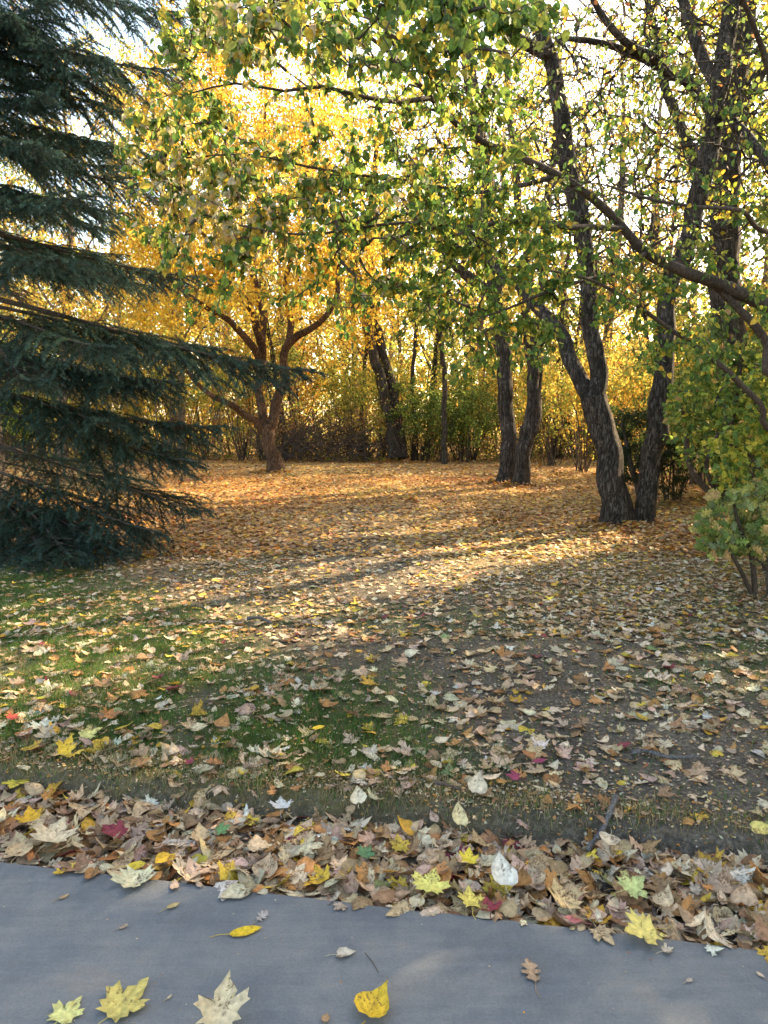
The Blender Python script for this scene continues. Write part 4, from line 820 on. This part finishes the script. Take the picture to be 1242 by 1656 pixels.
# ---------------------------------------------------------------- fallen leaves
NEARC = {'tan': (.54, .385, .225), 'pale buff': (.64, .52, .35), 'brown': (.34, .205, .11), 'pinkish brown': (.50, .345, .25), 'whitish': (.64, .59, .49), 'yellow': (.70, .50, .07), 'amber': (.62, .36, .05), 'olive': (.26, .28, .12), 'wine red': (.28, .05, .07), 'rust': (.45, .22, .08)}
CN = list(NEARC); CA = np.array([NEARC[c] for c in CN])
shapes = ['maple', 'oak', 'heart-shaped', 'oval']; TPL = {'maple': T_MAPLE, 'oak': T_OAK, 'heart-shaped': T_HEART, 'oval': T_OVAL}
def leaf_set(n, sampler, wts, smin, smax, zlift, shw, tilt, r):
    x, y = sampler(n, r); n = len(x)
    ci = r.choice(len(CN), n, p=np.array(wts) / sum(wts)); si = r.choice(4, n, p=np.array(shw) / sum(shw))
    sz = r.uniform(smin, smax, n) * np.where(si == 0, 1.15, 1.0) * np.where(si == 1, .9, 1)
    z = np.where(U(x, y) < .025, .005, H(x, y) + zlift * r.uniform(0, 1, n) ** 1.5 + .006); tilt = np.where(U(x, y) < .025, .05, tilt)
    az = r.uniform(0, 6.28, n); Yd = np.stack([np.cos(az), np.sin(az), r.normal(0, tilt, n)], 1); Nn = np.stack([r.normal(0, tilt, n), r.normal(0, tilt, n), np.ones(n)], 1)
    flip = r.uniform(size=n) < .5
    return dict(x=x, y=y, z=z, ci=ci, si=si, sz=sz, Y=Yd, N=Nn, cx=r.uniform(-1.1, 1.3, n), cy=r.uniform(-.5, .8, n), jc=r.uniform(.72, 1.2, (n, 1)) * r.uniform(.93, 1.07, (n, 3)))
def cat(a, b): return {k: np.concatenate([a[k], b[k]]) for k in a}
def s_band(u0, u1, x0, x1):
    def f(n, r):
        x = r.uniform(x0, x1, n); u = r.uniform(u0, u1, n); return x + u * .175, 2.246 + EDY * x + u * .985
    return f
def s_wedge(y0, y1, fn=None, pw=1.0):
    def f(n, r):
        y = y0 + (y1 - y0) * r.uniform(0, 1, n) ** pw; hw = .56 * y + 1.4; x = r.uniform(-1, 1, n) * hw
        keep = (U(x, y) > .62)
        if fn is not None: keep &= r.uniform(size=n) < fn(x, y)
        return x[keep], y[keep]
    return f
r = np.random.default_rng(202)
wN = [6, 5, 3.4, 3.2, .5, .9, .8, .2, .1, 2]
A = leaf_set(3700, s_band(.03, .53, -3.2, 3.0), wN, .038, .108, .026, [2.4, 1.4, 2.6, 2], .31, r)
A = cat(A, leaf_set(500, s_band(.0, .25, -3.0, 2.8), wN, .05, .11, .05, [3, 1.2, 2.6, 1.6], .45, r))
A = cat(A, leaf_set(260, s_band(.52, .95, -3.2, 3.0), wN, .04, .09, .008, [2, 1.5, 2.6, 2], .25, r))
PX = lambda y: np.interp(y, [2.6, 4, 5.5, 7, 9, 12], [1.25, .95, .35, -.05, -.45, -.5])
dn = lambda x, y: (1 - .4 * np.exp(-((x - PX(y)) / .55) ** 2)) * np.clip(.45 + .7 * (vnoise(x, y, .55, 71) - .35) + .25 * sm(0, 2.2, x), .06, 1)
A = cat(A, leaf_set(6400, s_wedge(2.95, 5.2, dn), [6.5, 6, 2.8, 2, .9, .9, .6, .15, .2, 2], .032, .098, .012, [2.4, 1.4, 3, 2], .2, r))
A = cat(A, leaf_set(18500, s_wedge(5.0, 8.4, dn), [6, 4.5, 3, 1.8, .6, .9, 1.4, .12, .2, 3], .03, .08, .012, [2, 1, 3, 2], .17, r))
A = cat(A, leaf_set(40, s_band(-.03, .02, -2.6, 2.6), wN, .025, .07, 0, [1.5, 1.4, 2, 2.6], .2, r))
nA = len(A['x']); pj = proj(np.stack([A['x'], A['y'], A['z']], 1))
inf = (pj[:, 0] > 8) & (pj[:, 0] < 1234) & (pj[:, 1] < 1646)
app = np.where(inf, A['sz'] / pj[:, 2], 0) + np.where(U(A['x'], A['y']) < .64, A['z'] * .35, 0) * inf
PLC = lambda px: ['at far left', 'left of centre', 'near the middle', 'right of centre', 'at right', 'at far right'][int(np.clip(px / 207, 0, 5))]
def one_leaf(x, y, z, yd, nn, shape, size, col, lab, cx, cy, grp=None, petiole=.5, crum=.012):
    mb = MB(); pos = np.zeros((1, 3)); yd = np.asarray(yd, float)[None]; nn = np.asarray(nn, float)[None]
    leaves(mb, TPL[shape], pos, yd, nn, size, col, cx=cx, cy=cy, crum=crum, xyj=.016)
    Yn = norm(yd)[0]; e = -Yn * size * petiole; e[2] = max(e[2], -.004)
    side = np.array([-Yn[1], Yn[0], 0]) * size * .08
    tube(mb, [np.array([0, 0, .001]) + Yn * size * .02, e * .5 + side, e + side * .3], [.0014, .0011, .0009], 4, np.asarray(col) * .8)
    vv = mb.v[0]
    zmin = min(float(v[:, 2].min()) for v in mb.v)
    o = mb.build('fallen_leaf', M_LIT); o.location = (x, y, z); return tag(o, lab, 'leaf', grp), zmin
labs = {}
def leaf_label(col, shape, size, u, x, y, cx, px):
    szw = 'large' if size > .1 else ('small' if size < .062 else '')
    st = 'curled' if abs(cx) > .75 else ('cupped' if abs(cx) > .35 else 'flat')
    zone = 'at the pavement edge' if u < .16 else 'in the drift' if u < .45 else 'below the bank' if u < .68 else 'on the turf edge' if u < 1.0 else ('on the worn soil' if x > .3 else 'on the grass')
    l = f"{szw} {st} {col} {shape} leaf {zone} {PLC(px)}".strip().replace('  ', ' ')
    labs[l] = labs.get(l, 0) + 1; return l
# ---- leaves one can point to, copied from the photograph: (px,py,shape,size,colour,tip direction deg,label,cx,cy)
LM = [
 (175, 1648, 'maple', .15, (.66, .52, .15), 62, 'big yellow-tan maple leaf lying on the pavement at lower left', .3, .2),
 (92, 1656, 'maple', .095, (.72, .66, .24), 70, 'pale lime-yellow maple leaf at the bottom left, beside a bigger one', .2, .1),
 (352, 1665, 'maple', .13, (.66, .52, .32), 80, 'upright folded tan maple leaf at the bottom of the pavement', 1.0, .5),
 (590, 1655, 'heart-shaped', .12, (.72, .47, .04), 60, 'bright yellow brown-spotted leaf curling at the bottom centre', 1.2, .9),
 (370, 1513, 'oval', .10, (.74, .49, .03), 15, 'smooth golden-yellow oval leaf on the pavement under a grey one', .2, .1),
 (415, 1492, 'oak', .055, (.42, .36, .32), 60, 'small grey-brown crumpled leaf touching the golden-yellow oval leaf', .6, .3),
 (398, 1440, 'heart-shaped', .095, (.60, .52, .34), 215, 'pale cream leaf lying over the pavement edge on its stalk', .4, .3),
 (545, 1546, 'heart-shaped', .058, (.60, .50, .38), 10, 'small pale folded leaf alone in the middle of the pavement', .8, .2),
 (866, 1592, 'oak', .088, (.40, .27, .17), 95, 'brown lobed oak leaf alone on the right of the pavement', .3, .2),
 (1072, 1541, 'maple', .04, (.58, .47, .34), 20, 'tiny buff leaf scrap on the pavement near the right edge', .8, .4),
 (270, 1472, 'oval', .045, (.48, .36, .16), 40, 'small narrow curled yellow-brown leaf on the left of the pavement', 1.6, .3),
 (192, 1504, 'oak', .03, (.38, .28, .2), 40, 'tiny brown leaf scrap below the narrow curled one', .6, .3),
 (95, 1456, 'oval', .035, (.42, .28, .14), 45, 'tiny brown oval leaf on the pavement at upper left', .6, .3),
 (1110, 1590, 'oak', .024, (.46, .36, .28), 30, 'tiny crumpled leaf scrap right of the oak leaf', .6, .3),
 (525, 1655, 'heart-shaped', .03, (.42, .26, .13), 80, 'small brown leaf bit at the bottom edge, left of the spotted one', .6, .3),
 (1236, 1583, 'oval', .026, (.55, .42, .3), 120, 'small buff leaf scrap at the right edge of the pavement', .6, .3),
 (270, 1618, 'oval', .02, (.5, .38, .24), 60, 'crumb of tan leaf right of the big yellow-tan maple leaf', .6, .3),
 (818, 1432, 'heart-shaped', .105, (.70, .64, .54), 100, 'white folded leaf standing in the drift right of centre', 1.0, .3),
 (757, 1397, 'maple', .08, (.74, .58, .06), 80, 'bright yellow maple leaf in the drift beside the white folded leaf', .3, .3),
 (690, 1443, 'maple', .11, (.70, .62, .16), 70, 'pale yellow maple leaf in the drift close to the pavement edge', .3, .2),
 (765, 1468, 'maple', .09, (.72, .56, .12), 95, 'yellow maple leaf at the pavement edge right of the middle', .3, .2),
 (1058, 1502, 'maple', .12, (.72, .56, .16), 200, 'large yellow maple leaf at the pavement edge towards the right', .4, .3),
 (940, 1490, 'oval', .055, (.66, .22, .20), 170, 'coral-pink leaf at the edge of the drift', .3, .2),
 (585, 1386, 'maple', .07, (.10, .20, .09), 60, 'dark green maple leaf in the middle of the drift', .2, .2),
 (1010, 1440, 'maple', .10, (.48, .52, .20), 30, 'pale green maple leaf in the drift on the right', .2, .2),
 (275, 1383, 'heart-shaped', .085, (.66, .40, .04), 250, 'orange-yellow spotted leaf in the left part of the drift', .4, .3),
 (205, 1402, 'oval', .075, (.70, .50, .05), 0, 'yellow oval leaf at the pavement edge on the left', .4, .2),
 (50, 1330, 'maple', .10, (.62, .36, .03), 120, 'orange maple leaf at the left end of the drift', .4, .3),
 (75, 1365, 'maple', .14, (.62, .50, .33), 85, 'large pale buff pointed maple leaf at the left end of the drift', .5, .3),
 (350, 1345, 'maple', .06, (.14, .26, .10), 30, 'small green leaf near the top of the drift, left of centre', .2, .2),
 (455, 1310, 'maple', .08, (.64, .61, .57), 100, 'whitish crumpled leaf at the foot of the turf bank', .6, .4),
 (745, 1335, 'heart-shaped', .09, (.64, .52, .28), 95, 'tan leaf standing on end against the turf bank', .7, .3),
 (985, 1352, 'heart-shaped', .11, (.60, .50, .36), 250, 'broad pale leaf leaning beside the short lichened stick', .5, .3),
 (103, 1222, 'maple', .10, (.72, .46, .05), 80, 'amber maple leaf standing alone in the grass at left', .8, .3),
 (505, 1178, 'oval', .062, (.74, .48, .04), 5, 'golden oval leaf lying flat on the grass at centre', .2, .1),
 (588, 1205, 'oval', .035, (.72, .60, .08), 300, 'small lemon-yellow leaf on the grass right of centre', .2, .1),
 (310, 1178, 'heart-shaped', .085, (.62, .50, .30), 0, 'cream leaf on the grass beneath a brown spotted one', .4, .2),
 (58, 1130, 'oval', .06, (.72, .58, .06), 5, 'yellow oval leaf on the grass near the left edge', .3, .2),
 (14, 1163, 'maple', .06, (.62, .10, .06), 60, 'red leaf on the grass at the left edge', .3, .2),
 (130, 1192, 'maple', .11, (.66, .58, .20), 40, 'pale yellow-green maple leaf on the grass at left', .3, .2),
 (770, 1283, 'heart-shaped', .09, (.60, .50, .36), 70, 'pale triangular leaf upright on the turf edge', .6, .3),
 (840, 1258, 'maple', .065, (.30, .05, .10), 170, 'wine-red leaf on the soil right of centre', .3, .2),
 (862, 1232, 'oval', .06, (.30, .05, .10), 0, 'dark magenta oval leaf on the soil above the wine-red one', .3, .2),
 (1215, 1340, 'heart-shaped', .09, (.66, .54, .16), 340, 'cream and yellow leaf on bare soil at the right edge', .4, .3),
 (580, 1300, 'heart-shaped', .07, (.66, .56, .40), 100, 'cream leaf curled upright on the turf edge at centre', 1.1, .3),
 (705, 1200, 'heart-shaped', .07, (.62, .50, .34), 20, 'pale cupped leaf in the grass right of the golden oval leaf', .5, .2),
]
nind = 0
for (px, py, sh, sz, col, dg, lab, cx, cy) in LM:
    g = G(px, py); u = float(U(g[0], g[1])); lift = .004
    if u > .02:
        zb = float(H(g[0], g[1])) + (.075 if u < .6 else .03); g = G(px, py, zb); z = zb
    else: z = .004 + .0
    a = R(dg); up = .0
    if 'stand' in lab or 'upright' in lab: up = .75
    if u <= .02 and not up:
        yd = (math.cos(a), math.sin(a), .02); nn = (0, 0, 1)
        z = .004 + (.12 * cy * sz * 0)
    else: yd = (math.cos(a), math.sin(a), up + .15); nn = (0.1, -.75 if up else -.25, 1)
    one_leaf(g[0], g[1], z, yd, nn, sh, sz, col, lab, cx, cy, petiole=.6); nind += 1
order = np.argsort(-app); nI = 298 - nind; ind = order[:nI]; mask = np.zeros(nA, bool); mask[ind] = True
names_ = []
def leaf_lab(k):
    return leaf_label(CN[A['ci'][k]], shapes[A['si'][k]], A['sz'][k], float(U(A['x'][k], A['y'][k])), A['x'][k], A['y'][k], A['cx'][k], pj[k, 0])
L1 = {k: leaf_lab(k) for k in ind}
def tipword(k):
    d = A['Y'][k]; return (' pointing left' if d[0] < 0 else ' pointing right') if abs(d[0]) > abs(d[1]) else (' pointing away' if d[1] > 0 else ' pointing nearer')
vals = list(L1.values()); L1 = {k: (v.replace(' leaf ', ' leaf' + tipword(k) + ' ') if vals.count(v) > 1 else v) for k, v in L1.items()}
from collections import defaultdict
dd = defaultdict(list)
for k, v in L1.items(): dd[v].append(k)
for v, ks in dd.items():
    if len(ks) > 1:
        ks.sort(key=lambda k: A['y'][k])
        for q_, k in enumerate(ks): L1[k] = ('nearer ' if q_ == 0 else 'farther ' if q_ == len(ks) - 1 else 'middle ') + v
for k in ind:
    u = float(U(A['x'][k], A['y'][k])); sh = shapes[A['si'][k]]; cn = CN[A['ci'][k]]
    lab = L1[k]
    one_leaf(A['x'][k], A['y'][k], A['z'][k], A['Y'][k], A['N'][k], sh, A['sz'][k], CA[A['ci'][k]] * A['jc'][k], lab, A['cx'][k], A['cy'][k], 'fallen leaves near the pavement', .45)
mb = MB()
for si in range(4):
    q = (A['si'] == si) & ~mask
    full = q & (pj[:, 2] < 5.6)
    for sel, T in ((full, TPL[shapes[si]]), (q & ~full, [L_MAPLE, tmpl(O_OAK[::2]), L_HEX, L_HEX][si])):
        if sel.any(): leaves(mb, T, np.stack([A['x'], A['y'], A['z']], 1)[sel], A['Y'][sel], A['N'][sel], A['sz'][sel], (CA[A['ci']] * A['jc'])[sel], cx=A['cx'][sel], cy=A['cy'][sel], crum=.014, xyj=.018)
far_pal = [(.44, .26, .11), (.52, .23, .045), (.60, .36, .06), (.33, .17, .08), (.54, .40, .22), (.40, .12, .05)]
for (y0, y1, n, s0, s1, wt) in [(8, 12.5, 27000, .05, .09, [4, 3, 2, 2.6, 2, .4]), (12.3, 19, 26000, .05, .09, [2.4, 5.5, 3.2, 2.2, .7, .5]), (19, 26, 15000, .07, .11, [4, 3, 2, 3, 2, .3])]:
    pth = lambda x, y: np.clip(1 - .55 * np.exp(-((x + .2) / 1.5) ** 2) * (y < 13), .1, 1) * np.where(y > 20.5, np.clip(1 - .8 * np.exp(-((y - 23) / 1.0) ** 2), .15, 1), 1)
    x, y = s_wedge(y0, y1, pth)(n, r); m = len(x); az = r.uniform(0, 6.28, m)
    leaves(mb, L_HEX, np.stack([x, y, H(x, y) + r.uniform(.004, .03, m)], 1), np.stack([np.cos(az), np.sin(az), r.normal(0, .22, m)], 1), np.stack([r.normal(0, .3, m), r.normal(0, .3, m), np.ones(m)], 1), r.uniform(s0, s1, m), pal(far_pal, wt, m, .25, r) * (np.array([1, 1, 1]) * (.7 + .5 * vnoise(x, y, .9, 81)[:, None]) + (vnoise(x, y, 2.2, 82)[:, None] - .5) * np.array([.1, -.35, -.5])), cx=r.uniform(-.6, .9, m), smooth=False)
for (tx, ty, r0_) in [(3.22, 10.45, .30), (3.6, 10.5, .25), (2.75, 16.9, .25), (3.0, 16.3, .25), (-2.95, 19.8, .28), (.45, 24.3, .3), (6.3, 13.4, .35)]:
    m = 420; a_ = r.uniform(0, 6.28, m); q_ = r0_ + r.exponential(.16, m); x = tx + np.cos(a_) * q_; y = ty + np.sin(a_) * q_
    leaves(mb, L_HEX, np.stack([x, y, H(x, y) + .01 + r.uniform(0, 1, m) * .09 * np.exp(-(q_ - r0_) / .15)], 1), np.stack([np.cos(a_ + 1), np.sin(a_ + 1), r.normal(0, .4, m)], 1), np.stack([r.normal(0, .4, m), r.normal(0, .4, m), np.ones(m)], 1), r.uniform(.05, .09, m), pal(far_pal, [3, 3, 2, 3, 1.5, .4], m, .25, r), cx=r.uniform(-.6, .9, m), smooth=False)
tag(mb.build('leaf_litter', M_LIT), 'carpet of small fallen autumn leaves over the soil and grass', 'leaf litter', kind='stuff')
# small crumbs and broken bits
mb = MB(); m = 26000; x, y = s_wedge(2.8, 8, None, 1.2)(m, r); m = len(x); x2, y2 = s_band(.35, .78, -3, 3)(6500, r); x = np.r_[x, x2, r.uniform(-1.6, 1.6, 130)]; y = np.r_[y, y2, r.uniform(1.3, 2.4, 130)]; m = len(x); zc = np.where(U(x, y) < .015, .001, H(x, y)); az = r.uniform(0, 6.28, m)
leaves(mb, L_QUAD, np.stack([x, y, zc + r.uniform(.003, .012, m) * np.where(zc == .001, .15, 1)], 1), np.stack([np.cos(az), np.sin(az), r.normal(0, .3, m)], 1), np.stack([r.normal(0, .3, m), r.normal(0, .3, m), np.ones(m)], 1), r.uniform(.007, .024, m) * np.where(zc == .001, .4, 1), pal(far_pal + [(.5, .42, .3)], [3, .6, .6, 3, 3, .2, 4], m, .25, r), smooth=False)
tag(mb.build('leaf_crumbs', M_LIT), 'broken crumbs of dry leaf scattered between the whole leaves', 'leaf crumbs', kind='stuff')

# ---------------------------------------------------------------- fallen sticks
def stick(pts, r0, r1, lab, mat=M_STICK, forks=()):
    w_ = []
    for (px, py) in pts:
        g = G(px, py, .03); g[2] = float(H(g[0], g[1])) + .028; w_.append(g)
    o0 = w_[0].copy(); q = catmull(np.array(w_) - o0, .02); mb = MB()
    tube(mb, q, np.linspace(r0, r1, len(q)) * (1 + .18 * np.sin(np.arange(len(q)) * 1.7)), 8, cap=True)
    o = mb.build('stick', mat); o.location = o0; return tag(o, lab, 'stick')
stick([(1022, 1232), (1045, 1229), (1075, 1238), (1102, 1239), (1128, 1236)], .011, .007, 'grey lichened stick lying on the soil at right')
stick([(996, 1302), (990, 1316), (975, 1332), (958, 1342), (952, 1352)], .012, .009, 'short bent lichened stick at the turf bank on the right')
stick([(702, 1280), (722, 1284), (745, 1291)], .008, .006, 'short dark stub of stick on the turf edge', M_TWIG)
stick([(400, 1008), (420, 1006), (440, 1016)], .014, .008, 'pale crooked stick on the sunlit grass left of centre')
stick([(1062, 1438), (1060, 1460), (1063, 1478)], .010, .008, 'dark straight stick in the drift near the right end', M_TWIG)
g0, g1 = G(590, 1542), G(612, 1574)
mb = MB(); tube(mb, [np.zeros(3), (g1 - g0) * .5 + [.004, 0, 0], g1 - g0], [.0012, .001, .0008], 4); o = mb.build('leaf_stalk', M_TWIG); g0[2] = .003; o.location = g0
tag(o, 'thin bare leaf stalk on the pavement right of the small folded leaf', 'leaf stalk')
